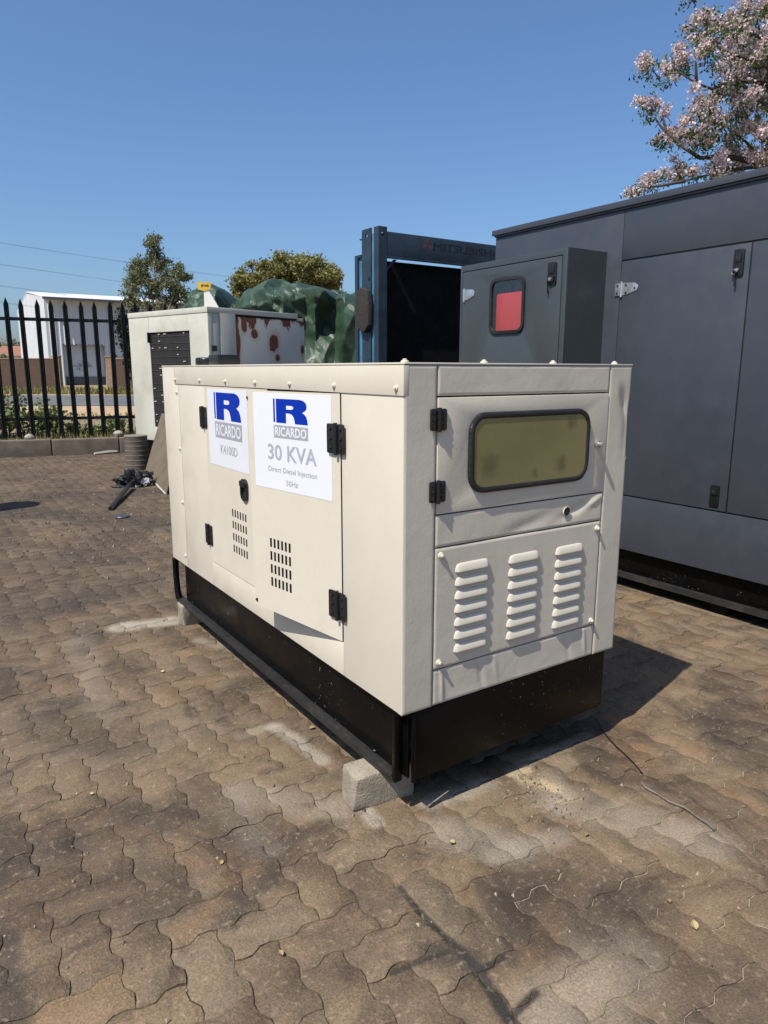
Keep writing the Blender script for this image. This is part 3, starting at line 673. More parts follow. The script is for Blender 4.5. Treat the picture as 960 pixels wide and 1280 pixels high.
# louvred panel
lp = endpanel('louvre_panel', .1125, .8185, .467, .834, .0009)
for x, z in ((.131, .813), (.799, .81), (.13, .487), (.797, .483)): gmb().lathe([(.010, 0), (.010, .005), (.005, .007), (.005, .012), (.002, .013)], 10, lambda a, c, h: (x+a, -h, z+c)).build('bolt', 'cream_paint', lp, smooth=.7)
def louvre_mesh(w=.132, h=.0250, dep=.0095, nu=18):
    b = MB(); prof = [(0., 0.), (.30, .30), (.62, .52), (.88, .80), (1., 1.0)]    # (out, down)
    prof = [(0, 0), (.22, .06), (.50, .26), (.74, .52), (.93, .78), (1., .93), (1., 1.)]
    vs = []; fs = []; m = len(prof)
    for i in range(nu+1):
        a = -1+2*i/nu; k = max(0., 1-abs(a)**9)**.5
        for o_, d in prof: vs.append((a*w/2, -dep*o_*k-.0005, -h*.5+(1-d)*h*(.30+.70*k)))
    for i in range(nu):
        for j in range(m-1): fs.append((i*m+j, i*m+j+1, (i+1)*m+j+1, (i+1)*m+j))
    b.add(vs, fs); k0 = len(b.v)                                                 # inner skin, 2 mm inside, closes the lip
    vi = [(x, y*.86+.0, z-.0012) for x, y, z in vs]; b.add(vi, [tuple(reversed(f)) for f in fs])
    for i in range(nu): b.add([vs[i*m+m-1], vs[(i+1)*m+m-1], vi[(i+1)*m+m-1], vi[i*m+m-1]], [(0, 1, 2, 3)])
    return b.mesh('louvre', 'cream_paint', smooth=1.1, recalc=False)
lm_ = louvre_mesh()
for cx, z0, z1 in ((.251, .768, .520), (.463, .762, .514), (.669, .759, .508)):
    for i in range(7):
        o = link(bpy.data.objects.new('louvre', lm_), lp); o.location = (cx-gx, -gy, z0+(z1-z0)*i/6)
# right side and rear skins (out of sight from here, but the box is closed)
b = gmb(); b.box(GW-.0035, GW, .024, GL-.0005, ZB, ZT-.0062); b.build('side_panel', 'cream_paint', gen)
b = gmb(); b.box(T+.001, GW-.004, GL-.0035, GL, ZB, ZT-.0062); b.build('end_panel', 'cream_paint', gen)
# ---- skid base
BB = .130
YE = 2.030
for side in (0, 1):
    X = (lambda x: x) if side == 0 else (lambda x: GW-x)
    b = gmb(); b.box(X(.030), X(.038), .013, YE, BB+.006, ZB-.001); b.box(X(.006), X(.0298), .013, GL-.03, ZB-.009, ZB-.0012)
    rail = b.build('skid_rail', 'black_enamel', gen, bevel=.0015)
    b = gmb(); b.box(X(.002), X(.0295), .055, GL-.012, BB, BB+.008); b.box(X(.0), X(.0018), .056, GL-.02, BB-.016, BB+.010)
    b.build('rail_flange', 'dusty_black', rail, bevel=.001)
    b = gmb(); b.prism([(.002, BB-.014), (.0292, BB-.010), (.0292, ZB-.011), (.002, ZB-.011)], lambda u, v, d: (X(u), d, v), .0375, .0545); b.build('corner_plate', 'black_enamel', rail, bevel=.003)
b = gmb(); b.prism([(.050, .128), (.30, .128), (.302, .136), (.868, .136), (.884, .150), (.884, ZB-.001), (.040, ZB-.001)], lambda u, v, d: (u, d, v), .004, .012)
ep = b.build('end_plate', 'black_enamel', gen, bevel=.003)
gmb().tube([(.044, .003, .126), (.040, -.001, .20), (.0400, -.001, .30), (.044, .002, ZB-.006)], [.006, .007, .006, .004], 8).build('plate_edge', 'black_enamel', ep, smooth=1.)
b = gmb(); b.box(.059, GW-.059, YE-.008, YE, BB+.006, ZB-.001); b.build('rear_plate', 'black_enamel', gen)
for x in (.006, GW-.006): gmb().tube([(x, GL-.022, ZB-.004), (x, GL-.018, .30), (x, GL-.018, .24), (x, GL-.028, .17), (x, GL-.05, BB+.004)], [.018, .017, .016, .017, .019], 8).build('lifting_hoop', 'black_enamel', gen, smooth=1.)
b = gmb(); b.box(.06, GW-.06, .02, YE-.01, ZB-.02, ZB-.002); b.build('floor_pan', 'black_enamel', gen)
for y in (.19, 1.93):
    gmb().lathe([(.009, 0), (.009, .008), (.006, .010)], 6, lambda a, c, h: (.030+a, y+c, BB+.008+h)).build('flange_bolt', 'black_hardware', gen)

# ---- concrete blocks under the corners
def block(name, label, x0, x1, y0, y1, h, rz, seed, group=None, mat='concrete_block'):
    cx, cy = (x0+x1)/2, (y0+y1)/2; w, d = x1-x0, y1-y0; r = random.Random(seed)
    bm = bmesh.new(); bmesh.ops.create_cube(bm, size=1)
    for v in bm.verts: v.co = Vector((v.co.x*w, v.co.y*d, (v.co.z+.5)*h))
    for v in bm.verts:
        v.co.x += r.uniform(-.008, .008)
        v.co.y += r.uniform(-.008, .008)
        if v.co.x < 0 and v.co.z > .05: v.co.x += .004
    bmesh.ops.bevel(bm, geom=bm.edges[:], offset=.012, segments=2, profile=.6, affect='EDGES')
    bmesh.ops.triangulate(bm, faces=bm.faces[:]); bmesh.ops.subdivide_edges(bm, edges=bm.edges[:], cuts=3, use_grid_fill=True)
    for v in bm.verts:
        q = v.co*22+Vector((seed, 0, 0)); k = .0035*noise.fractal(q, .8, 2.1, 4)
        if .004 < v.co.z < h-.004: v.co += Vector((v.co.x/w, v.co.y/d, 0))*2*k
    me = bpy.data.meshes.new(name); bm.to_mesh(me); bm.free(); me.materials.append(MATS[mat])
    me.polygons.foreach_set('use_smooth', [True]*len(me.polygons)); me.set_sharp_from_angle(angle=.6)
    o = link(bpy.data.objects.new(name, me)); o.location = (cx, cy, -.002); o.rotation_euler = (0, 0, rz)
    return tag(o, label, 'block', group)
HB = BB-.016+.002
block('concrete_block', 'pale rough concrete block jutting out under the front corner of the black skid', -.082, .135, .118, .215, HB, rad(-4), 1)
block('concrete_block', 'rough concrete block under the far corner of the black skid by the hoop', -.010, .20, 2.00, 2.095, HB, rad(3), 2)
block('concrete_block', 'concrete block in the shadow under the skid corner by the grey cabinet', .74, .90, .50, .60, HB, 0, 3)
block('concrete_block', 'concrete block under the hidden rear corner of the skid', .74, .90, 2.0, 2.1, HB, 0, 4)

# ================================================================== BIG GREY GENERATOR (long face x = 2.50)
BX = 2.50; Y0B, Y1B = -1.25, 2.42; BWD = 1.15
big = thing('generator', 'large dark grey cabinet generator with flat doors and overhanging roof', 'generator', (BX+BWD/2, (Y0B+Y1B)/2, 0))
BM_ = Matrix.Translation((-(BX+BWD/2), -(Y0B+Y1B)/2, 0))
def bmb(): return MB(BM_.copy())
b = bmb(); b.box(BX+.02, BX+BWD, Y0B+.004, Y1B-.004, .25, 2.247); b.build('shell', 'grey_powder', big)
b = bmb(); b.box(BX-.022, BX+BWD+.02, Y0B-.02, Y1B+.02, 2.262, 2.298); b.box(BX-.012, BX+BWD, Y0B, Y1B, 2.250, 2.2615); b.build('roof', 'grey_powder', big, bevel=.004)
def bpan(name, y0, y1, z0, z1, x=BX, mat='grey_powder'):
    b = bmb(); b.box(x, x+.0195, y0, y1, z0, z1); return b.build(name, mat, big, bevel=.003)
bpan('side_panel', 1.3235, Y1B, .585, 2.2495)
bpan('header_panel', Y0B+.001, 1.3205, 1.970, 2.2495)
bpan('skirt_panel', Y0B+.001, Y1B, .245, .579)
dA = bpan('door', .5375, 1.3185, .5875, 1.9605, BX-.003); dB = bpan('door', -.24, .5295, .5875, 1.9605, BX-.003); dC = bpan('door', Y0B+.004, -.25, .5875, 1.9605, BX-.003)
b = bmb(); b.box(BX+.006, BX+.012, .53, .537, .5875, 1.96); b.box(BX+.006, BX+.012, Y0B+.01, 1.32, 1.961, 1.9695); b.box(BX+.006, BX+.012, Y0B+.01, 1.32, .5795, .587); b.box(BX+.006, BX+.012, -.25, -.24, .5875, 1.96)
b.build('door_seal', 'rubber', big)
b = bmb(); b.box(BX+.05, BX+.058, Y0B+.02, Y1B-.02, .075, .249); b.box(BX+.052, BX+BWD-.05, Y1B-.03, Y1B-.02, .075, .249); base = b.build('skid_rail', 'black_enamel', big)
b = bmb(); b.box(BX+.004, BX+.0495, Y0B+.02, Y1B-.02, .083, .092); b.box(BX+.0, BX+.0036, Y0B+.02, Y1B-.02, .066, .098); b.build('rail_flange', 'dusty_black', base)
b = bmb(); b.box(BX+BWD-.06, BX+BWD-.05, Y0B+.02, Y1B-.02, .0, .249); b.build('skid_rail', 'black_enamel', big)
for y in (Y0B+.3, .55, Y1B-.3): bmb().box(BX+.05, BX+BWD-.061, y-.05, y+.05, -.002, .0745).build('cross_bearer', 'black_enamel', big)
def paddle(mb, parent, fn, u0, u1, v0, v1, key=True):
    b = mb(); b.prism(rrect(u0, u1, v0, v1, (u1-u0)*.14, 3), fn, 0, .010); o = b.build('latch', 'black_hardware', parent, bevel=.002)
    w = u1-u0; h = v1-v0
    b = mb(); b.prism(rrect(u0+w*.2, u1-w*.2, v1-h*.48, v1-h*.12, w*.08, 3), fn, .010, .015); b.build('paddle', 'black_hardware', o, bevel=.002)
    b = mb(); b.prism(rrect(u0+w*.28, u1-w*.28, v1-h*.40, v1-h*.20, w*.05, 2), fn, .015, .0155); b.build('paddle_face', 'rubber', o)
    if key:
        c0 = Vector(fn((u0+u1)/2, v0+h*.22, .010)); c1 = Vector(fn((u0+u1)/2, v0+h*.22, .022))
        mb().tube([c0, c1], w*.17, 10).build('lock_barrel', 'screw_zinc', o, smooth=.6)
        k0 = Vector(fn((u0+u1)/2-w*.1, v0+h*.18, .024)); k1 = Vector(fn((u0+u1)/2-w*.12, v0-h*.40, .012))
        mb().tube([k0, k0.lerp(k1, .5), k1], [.005, .003, .006], 6).build('key', 'black_hardware', o)
        ring = [Vector(fn((u0+u1)/2-w*.25+w*.22*math.cos(t*.5236), v0+h*.15+w*.22*math.sin(t*.5236), .020)) for t in range(13)]
        mb().tube(ring, .002, 5, cap=False).build('key_ring', 'screw_zinc', o)
    return o
fb = lambda u, v, d: (BX-.003-d, -u, v)
paddle(bmb, big, fb, -.620, -.565, 1.805, 1.935)
paddle(bmb, big, fb, -.630, -.578, .612, .725, False)
def strap(mb, parent, fn, u, v, s=1.):
    b = mb(); b.prism([(u-.052*s, v-.036*s), (u-.010*s, v-.036*s), (u-.010*s, v+.036*s), (u-.052*s, v+.036*s)], fn, 0, .004); o = b.build('hinge', 'bright_zinc', parent, bevel=.0015)
    b = mb(); b.prism([(u+.002*s, v-.036*s), (u+.035*s, v-.034*s), (u+.102*s, v-.014*s), (u+.110*s, v), (u+.110*s, v+.014*s), (u+.085*s, v+.030*s), (u+.002*s, v+.036*s)], fn, 0, .004); b.build('hinge_strap', 'bright_zinc', o, bevel=.0015)
    mb().tube([fn(u-.004*s, v-.044*s, .006), fn(u-.004*s, v+.044*s, .006)], .007*s, 10).build('hinge_pin', 'bright_zinc', o, smooth=.6)
    for du, dv in ((-.034, -.022), (-.034, .022), (.028, .022), (.028, -.022), (.088, 0)):
        c0 = Vector(fn(u+du*s, v+dv*s, .0035)); mb().tube([c0, Vector(fn(u+du*s, v+dv*s, .0075))], .0055*s, 8).build('screw', 'black_hardware', o)
strap(bmb, big, fb, -1.302, 1.803)
strap(bmb, big, fb, -1.302, .80)
# ---- control box standing out of the big generator's face
CX = 2.16; c0, c1 = 1.432, 2.388; CZ0, CZ1 = 1.02, 2.028
def cmb(): return MB(BM_.copy())
b = cmb(); b.box(CX+.016, BX-.0005, c0, c1, CZ1-.004, CZ1); b.box(CX+.016, BX-.0005, c0, c1, CZ0, CZ0+.004); b.box(CX+.016, BX-.0005, c0, c0+.004, CZ0+.0045, CZ1-.0045); b.box(CX+.016, BX-.0005, c1-.004, c1, CZ0+.0045, CZ1-.0045)
cb = b.build('control_box', 'green_grey_powder', big); tag(cb, 'dark grey control box with a framed window on the side of the cabinet')
fc = lambda u, v, d: (CX-d, -u, v)
b = cmb(); b.prism([(-c1, CZ0), (-c0, CZ0), (-c0, CZ1), (-c1, CZ1)], fc, -.0155, 0, [[(-c1+.022, CZ0+.04), (-c0-.036, CZ0+.04), (-c0-.036, CZ1-.038), (-c1+.022, CZ1-.038)]])
b.build('box_frame', 'green_grey_powder', cb, bevel=.002)
def cpx(x, y): q = at(560+x/4.364, 280+y/4.364, x=CX); return -q.y, q.z
wl, wt = cpx(240, 300); wr, wb = cpx(416, 590)
wt2 = cpx(330, 290)[1]; wb2 = cpx(320, 598)[1]
wl = cpx(232, 440)[0]; wr = cpx(420, 440)[0]
b = cmb(); b.prism([(-c1+.026, CZ0+.044), (-c0-.041, CZ0+.044), (-c0-.041, CZ1-.043), (-c1+.026, CZ1-.043)], fc, -.012, .0005, [rrect(wl+.012, wr-.012, wb2+.012, wt2-.012, .045, 5)])
cdoor = b.build('box_door', 'green_grey_powder', cb, bevel=.002)
b = cmb(); b.prism(rrect(wl, wr, wb2, wt2, .058, 6), fc, .0008, .013, [rrect(wl+.020, wr-.020, wb2+.020, wt2-.020, .042, 6)]); b.build('window_seal', 'rubber', cb, bevel=.004)
s = NT('clear_acrylic'); s.set(Base_Color=(.9, .9, .9, 1), Roughness=.03); s.b.inputs['Transmission Weight'].default_value = 1.; s.b.inputs['IOR'].default_value = 1.3
out = s.t.nodes['Material Output']; tr_ = s.n('ShaderNodeBsdfTransparent'); gl = s.n('ShaderNodeBsdfGlossy'); gl.inputs['Roughness'].default_value = .03; mx = s.n('ShaderNodeMixShader'); fr_ = s.n('ShaderNodeFresnel'); fr_.inputs[0].default_value = 1.45
mx.inputs[0].default_value = .07; s.l(tr_.outputs[0], mx.inputs[1]); s.l(gl.outputs[0], mx.inputs[2]); s.l(mx.outputs[0], out.inputs[0]); MATS['clear_acrylic'] = s.m
b = cmb(); b.prism(rrect(wl+.016, wr-.016, wb2+.016, wt2-.016, .04, 6), fc, .002, .005); b.build('window_pane', 'clear_acrylic', cb)
paint('red_plastic', (.50, .030, .028), .35, var=.08, bump=.02); paint('interior_dark', (.03, .032, .035), .6, var=.1, bump=0)
zr = wb2+(wt2-wb2)*.74
b = cmb(); b.prism([(wl-.02, wb2-.03), (wr+.02, wb2-.03), (wr+.02, wt2+.03), (wl-.02, wt2+.03)], fc, -.075, -.07); b.build('back_plate', 'interior_dark', cb)
b = cmb(); b.prism(rrect(wl+.022, wr-.014, wb2+.005, zr, .02, 4), fc, -.068, -.030); b.build('red_cover', 'red_plastic', cb, bevel=.006)
b = cmb(); b.prism(rrect(wl+.075, wl+.135, zr-.01, wt2+.02, .008, 3), fc, -.066, -.045); b.build('black_conduit', 'cavity', cb)
lu0, lv1 = cpx(552, 213); lu1, lv0 = cpx(592, 328)
paddle(cmb, cb, lambda u, v, d: (CX-.0006-d, -u, v), lu0, lu1, lv0, lv1) if False else None
fc2 = lambda u, v, d: (CX-.0006-d, -u, v)
def paddle_flat(u0, u1, v0, v1):
    b = cmb(); b.prism(rrect(u0, u1, v0, v1, .008, 3), fc2, 0, .010); b.prism(rrect(u0+.012, u1-.012, (v0+v1)/2, v1-.014, .004, 3), fc2, .0101, .016); b.prism(rrect(u0+.010, u1-.010, v0+.012, (v0+v1)/2-.012, .006, 3), fc2, .0101, .019)
    b.build('box_latch', 'black_hardware', cb, bevel=.0015)
    k0 = Vector(fc2(u0+.012, v0+.02, .022)); k1 = Vector(fc2(u0+.010, v0-.05, .012)); cmb().tube([k0, k0.lerp(k1, .5), k1], [.005, .003, .006], 6).build('key', 'black_hardware', cb)
    cmb().tube([fc2((u0+u1)/2, v0+.030, .018), fc2((u0+u1)/2, v0+.030, .027)], .010, 10).build('lock_barrel', 'screw_zinc', cb)
paddle_flat(lu0, lu1, lv0, lv1)
hu, hv = cpx(92, 388)
b = cmb(); s1 = 1.0
b.prism([(hu-.018, hv-.036), (hu-.004, hv-.036), (hu-.004, hv+.036), (hu-.018, hv+.036)], fc2, 0, .004); b.prism([(hu+.004, hv-.036), (hu+.035, hv-.034), (hu+.098, hv-.012), (hu+.104, hv+.014), (hu+.080, hv+.030), (hu+.004, hv+.036)], fc2, 0, .004)
b.build('box_hinge', 'bright_zinc', cb, bevel=.0012)
cmb().tube([fc2(hu, hv-.046, .006), fc2(hu, hv+.042, .006)], .006, 10).build('box_hinge_pin', 'bright_zinc', cb, smooth=.6)

# ================================================================== BLUE RADIATOR UNIT
RY = 3.30; rx0, rx1 = 2.078, 3.46
radi = thing('radiator', 'blue steel framed radiator with black core and faded maker lettering', 'radiator', ((rx0+rx1)/2, RY+.3, 0))
RM = Matrix.Translation((-(rx0+rx1)/2, -(RY+.3), 0))
def rmb(): return MB(RM.copy())
fy = lambda u, v, d: (u, RY-d, v)
def circ(cx, cy, r, n=12): return [(cx+r*math.cos(2*math.pi*i/n), cy+r*math.sin(2*math.pi*i/n)) for i in range(n)]
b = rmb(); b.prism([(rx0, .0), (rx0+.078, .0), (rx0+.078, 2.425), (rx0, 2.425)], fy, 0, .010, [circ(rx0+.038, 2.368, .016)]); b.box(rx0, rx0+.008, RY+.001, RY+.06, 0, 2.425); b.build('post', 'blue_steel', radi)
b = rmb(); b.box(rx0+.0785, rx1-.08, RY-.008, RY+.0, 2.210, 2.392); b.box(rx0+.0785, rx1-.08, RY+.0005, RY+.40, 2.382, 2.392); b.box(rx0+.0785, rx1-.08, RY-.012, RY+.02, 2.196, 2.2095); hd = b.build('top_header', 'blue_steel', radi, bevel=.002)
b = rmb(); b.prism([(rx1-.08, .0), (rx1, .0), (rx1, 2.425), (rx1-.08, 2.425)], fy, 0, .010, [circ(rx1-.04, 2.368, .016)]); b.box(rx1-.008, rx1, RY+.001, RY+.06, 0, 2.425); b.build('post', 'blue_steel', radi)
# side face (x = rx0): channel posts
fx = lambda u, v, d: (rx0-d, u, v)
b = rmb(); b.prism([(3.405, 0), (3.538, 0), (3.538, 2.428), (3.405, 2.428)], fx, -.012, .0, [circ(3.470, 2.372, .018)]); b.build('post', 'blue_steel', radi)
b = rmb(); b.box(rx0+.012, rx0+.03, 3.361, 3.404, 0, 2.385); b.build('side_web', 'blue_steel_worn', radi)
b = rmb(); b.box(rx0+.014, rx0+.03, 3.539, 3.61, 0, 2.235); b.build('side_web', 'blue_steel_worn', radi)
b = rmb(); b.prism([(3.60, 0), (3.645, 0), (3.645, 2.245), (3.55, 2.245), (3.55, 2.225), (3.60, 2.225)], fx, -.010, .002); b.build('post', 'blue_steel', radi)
b = rmb(); b.prism([(3.375, 1.68), (3.44, 1.625), (3.53, 1.66), (3.575, 1.75), (3.58, 1.88), (3.545, 1.96), (3.48, 1.985), (3.39, 1.955), (3.368, 1.85)], fx, .003, .05); b.build('foam_pad', 'foam_black', radi, bevel=.012, seg=3)
for z in (.5, .9, 1.3, 1.75, 2.05): rmb().lathe([(.012, 0), (.012, .008)], 6, lambda a, c, h: (rx0-h, 3.425+a, z+c)).build('bolt', 'black_hardware', radi)
# core
b = rmb(); b.box(rx0+.08, rx1-.081, RY+.10, RY+.30, .25, 2.19); paint('fin_black', (.006, .006, .007), .7, spec=.15, var=.5, vscale=9, bump=.3, bscale=60, dirt=(.06, .055, .05, .6), dscale=14, dlo=.70, dhi=.76); core = b.build('core', 'fin_black', radi)
b = rmb(); b.box(rx0+.08, rx1-.081, RY-.008, RY+.30, .0, .249); b.build('bottom_tank', 'blue_steel', radi)
b = rmb(); b.prism([(rx0+.08, 2.08), (rx0+.20, 2.195), (rx0+.17, 2.195), (rx0+.08, 2.11)], fy, -.03, -.038); b.build('brace', 'blue_steel', radi)
def r3(x, y): q = at(440+x/4.8, 270+y/4.8, y=RY-.008); return q.x, q.z
u0, v1 = r3(490, 158); v0 = r3(490, 207)[1]; uH = r3(835, 200)[0]
lettering('MITSUBISHI', u0, uH+(uH-u0)*.055, v0, v1, lambda a, c: (a, RY-.0088, c), 'faded_black', hd, RM, 0., .0028, (0, .0002, 0))
du, dv = r3(455, 175); hh = .040
dia = lambda cx, cy, w, h: [(cx, cy-h), (cx+w, cy), (cx, cy+h), (cx-w, cy)]
b = rmb(); fyl = lambda u, v, d: (u, RY-.0082-d, v)
b.prism(dia(du, dv+.028, .017, .028), fyl, 0, .0006); b.prism([(du-.002, dv-.001), (du-.019, dv-.029), (du-.053, dv-.029), (du-.036, dv-.001)], fyl, 0, .0006); b.prism([(du+.002, dv-.001), (du+.019, dv-.029), (du+.053, dv-.029), (du+.036, dv-.001)], fyl, 0, .0006)
b.build('logo', 'faded_red', hd)

# ================================================================== OLD WHITE GENERATOR
NC = deep(258.7, 383, 9.3); WA = rad(16.8)
old = thing('generator', 'old faded white generator cabinet with open louvre bay and rusty side', 'generator', (NC.x, NC.y, 0), WA)
# local: x = along the rusty face, y = along the louvred face, near corner at origin
OW, OL, OT = 1.70, 1.84, NC.z
b = MB(); b.box(.02, OW-.02, .02, OL-.02, .33, OT-.06); b.build('inner_shell', 'cavity', old)
b = MB(); b.box(-.008, 1.575, -.008, OL+.008, OT-.07, OT); b.build('roof', 'faded_white', old, bevel=.006)
b = MB(); b.box(1.5755, OW, .01, OL, OT-.10, OT-.06); b.build('roof_step', 'faded_white', old, bevel=.004)
fo = lambda u, v, d: (-d, u, v)
b = MB(); b.prism([(.002, .335), (OL, .335), (OL, OT-.0705), (.002, OT-.0705)], fo, -.018, .0, [[(.40, .53), (1.335, .53), (1.335, 1.838), (.40, 1.838)]]); b.build('side_panel', 'faded_white', old, bevel=.004)
b = MB(); b.box(-.003, -.0005, 1.337, 1.345, 1.85, OT-.072); b.build('panel_seam', 'faded_white', old)
for i in range(14):
    z = .58+i*.092; b = MB(); b.prism([(.03, z), (.045, z), (.075, z+.055), (.060, z+.055)], lambda u, v, d: (u-.015, d, v), .402, 1.333); b.build('slat', 'cavity', old)
    for k in (1.29, 1.12, .97, .70, .55): 
        if random.random() < .38: MB().box(.010, .018, k-.02, k+random.uniform(.0, .05), z+.030, z+.040).build('slat_glint', 'faded_white', old)  # pale slivers stand in for glints on the slats
b = MB(); b.box(-.030, .004, 1.325, 1.345, 1.70, 1.84); b.build('bent_tab', 'black_hardware', old)
b = MB(); b.box(.002, .075, .0, .018, .335, OT-.0705); b.build('corner_post', 'faded_white', old, bevel=.003)
b = MB(); b.box(.080, .185, .006, .018, .335, OT-.0705); b.build('narrow_panel', 'faded_white', old, bevel=.003)
b = MB(); b.box(.188, .440, -.012, .018, .335, OT-.0705); b.build('narrow_panel', 'faded_white', old, bevel=.004)
b = MB(); b.box(.445, OW, -.006, .018, .335, OT-.10); b.build('rusty_door', 'rusty_white', old, bevel=.004)
b = MB(); b.box(.045, .115, -.022, -.001, 1.57, 1.64); b.build('latch', 'black_hardware', old, bevel=.004)
b = MB(); b.box(OW-.02, OW, .019, OL, .335, OT-.10); b.build('side_panel', 'faded_white', old); b = MB(); b.box(.02, OW-.021, OL-.018, OL, .335, OT-.0705); b.build('end_panel', 'faded_white', old)
b = MB(); b.box(.05, OW-.05, .05, OL-.05, -.002, .334); b.build('skid_base', 'black_enamel', old)

# ================================================================== TARPAULIN over a machine, with yellow plate on a white post
TD = 11.9
prof_px = [(236, 372), (250, 366), (262, 360), (276, 358), (290, 365), (304, 377), (318, 362), (334, 354), (350, 352), (380, 355), (410, 359), (440, 364), (470, 370), (500, 384)]
def ztop(px):
    for (a, ya), (c, yc) in zip(prof_px, prof_px[1:]):
        if a <= px <= c: t = (px-a)/(c-a); return deep(px, ya+(yc-ya)*t, TD+.6).z
    return deep(px, prof_px[0][1] if px < 236 else prof_px[-1][1], TD+.6).z
torg = deep(370, 460, TD+.7); torg.z = 0
def tarp(a, b):
    px = 250+240*a; zt = ztop(px); o = (px-480)/FPX
    # b: 0 front hem .. .5 ridge .. 1 back hem
    if b < .55: t = b/.55; f = TD-.55+1.15*t**1.6; z = .12+(zt-.12)*math.sin(t*math.pi/2)**.62
    else: t = (b-.55)/.45; f = TD+.6+1.1*t; z = zt-(zt-.12)*t**2.2
    p = CAM+HF*f+HR*(o*(TD+.6)); p.z = z
    # folds: sharp creases fanning down from the ridge, plus a few cross wrinkles
    def crump(u, v, sd):                          # linear facets over a skewed random lattice: angular cloth creases
        i_, j_ = math.floor(u), math.floor(v); fu, fv = u-i_, v-j_
        g = lambda x, y: noise.cell(Vector((x*1.0+.5, y*1.0+.5, sd+.5)))
        if fu+fv < 1: return g(i_, j_)+(g(i_+1, j_)-g(i_, j_))*fu+(g(i_, j_+1)-g(i_, j_))*fv
        return g(i_+1, j_+1)+(g(i_, j_+1)-g(i_+1, j_+1))*(1-fu)+(g(i_+1, j_)-g(i_+1, j_+1))*(1-fv)
    wv = .12*fbm((a*4, b*4, 1), 2)
    f1_ = crump(a*7+b*5+wv, b*6-a*4, 2); f2_ = crump(a*14-b*10+wv, b*9+a*7, 7); f3_ = crump(a*30+b*18, b*22-a*13, 12)
    body = .25*fbm((a*2.6, b*2.2, 8), 2)
    amp = .25+(math.sin(min(1, b/.5)*math.pi) if b < .5 else 0)
    p += -HF*(.34*f1_+.16*f2_+.05*f3_+body)*amp
    p.z += (.10*f1_+.05*f2_+.015*f3_)*(1 if b > .1 else 0)
    p.z = max(p.z, .015)
    return p-torg
tp = MB().grid(300, 200, tarp).build('tarpaulin', 'tarp', smooth=.30, recalc=False); tp.location = torg
tag(tp, 'crumpled green tarpaulin draped over a tall machine behind the white generator', 'tarpaulin')
sg0 = deep(256, 357, 10.9); sgl = Vector((sg0.x, sg0.y, 0))
sign = thing('sign_post', 'small yellow plate on a tapered white post beside the green tarpaulin', 'sign', sgl)
paint('yellow_plate', (.62, .40, .03), .5, var=.1, bump=.02); paint('plate_mark', (.13, .075, .008), .6, var=.2, bump=0); paint('post_white', (.74, .72, .66), .5, var=.05)
SM = Matrix(((HR.x, HF.x, 0, 0), (HR.y, HF.y, 0, 0), (0, 0, 1, 0), (0, 0, 0, 1)))
ph = sg0.z
b = MB(SM.copy()); b.prism([(-.02, -.002), (.62, -.002), (.20, ph-.33), (.05, ph-.06), (-.02, ph-.06)], lambda u, v, d: (u, d, v), .0, .05); b.build('post', 'post_white', sign)
b = MB(SM.copy()); b.prism([(-.105, ph-.055), (-.02, ph-.075), (.08, ph-.055), (.10, ph+.05), (.02, ph+.045), (-.11, ph+.055)], lambda u, v, d: (u, d, v), -.012, -.004); pl_ = b.build('plate', 'yellow_plate', sign)
b = MB(SM.copy()); b.prism([(-.06, ph+.0), (-.03, ph+.022), (.0, ph+.005), (.055, ph+.018), (.065, ph-.02), (.02, ph-.018), (-.01, ph-.008), (-.05, ph-.025)], lambda u, v, d: (u, d, v), -.0135, -.0122); b.build('marking', 'plate_mark', pl_)

# ================================================================== THINGS ON THE YARD
# ribbed cylinder
bc = at(168, 588, z=0)+HF*.14; bc.z = 0
pr = []; H = .455; R0 = .148
for i in range(7):
    z = H*i/7; pr += [(R0-.004, z), (R0, z+.006), (R0, z+H/7-.012), (R0-.004, z+H/7-.005)]
drum = MB().lathe(pr+[(R0-.008, H), (R0-.03, H), (R0-.032, H-.02)], 40, lambda a, c, h: (a, c, h)).build('ribbed_cylinder', 'ribbed_grey', smooth=.5); drum.location = bc; drum.rotation_euler = (0, 0, .3)
tag(drum, 'ribbed grey brown cylinder standing upright before the old white generator', 'cylinder')
for i in range(1, 7): MB().lathe([(R0-.003, 0), (R0+.003, .003), (R0+.003, .009), (R0-.003, .012)], 40, lambda a, c, h: (a, c, H*i/7-.006+h)).build('ring', 'ribbed_light', drum, smooth=.8)
MB().lathe([(R0-.002, 0), (R0+.004, .003), (R0+.002, .014), (R0-.02, .016)], 40, lambda a, c, h: (a, c, H-.008+h)).build('rim', 'ribbed_light', drum, smooth=.8)
# leaning brown board
b0 = at(182, 592, z=0); b1 = at(208, 619, z=0)
tt = onplane(204, 517, Vector((NC.x, NC.y, 0)), Vector((math.cos(WA), math.sin(WA), 0)))-Vector((math.cos(WA), math.sin(WA), 0))*.012; nrm = (b1-b0).cross(tt-b0).normalized(); 
b = MB(); q = [Vector((0, 0, 0)), b1-b0, (b1-b0)+(tt-b0), tt-b0]
b.add([p for p in q]+[p+nrm*.012 for p in q], [(0, 1, 2, 3), (7, 6, 5, 4), (0, 4, 5, 1), (1, 5, 6, 2), (2, 6, 7, 3), (3, 7, 4, 0)])
bd = b.build('board', 'board_brown'); bd.location = b0+Vector((0, 0, .004)); tag(bd, 'brown sheet of board propped up behind the cream generator', 'board')
b = MB(); e0 = (b1-b0)*.02; e1 = (b1-b0); side_ = Vector((0, 0, .0)); dn = (tt-b0).normalized()*.022
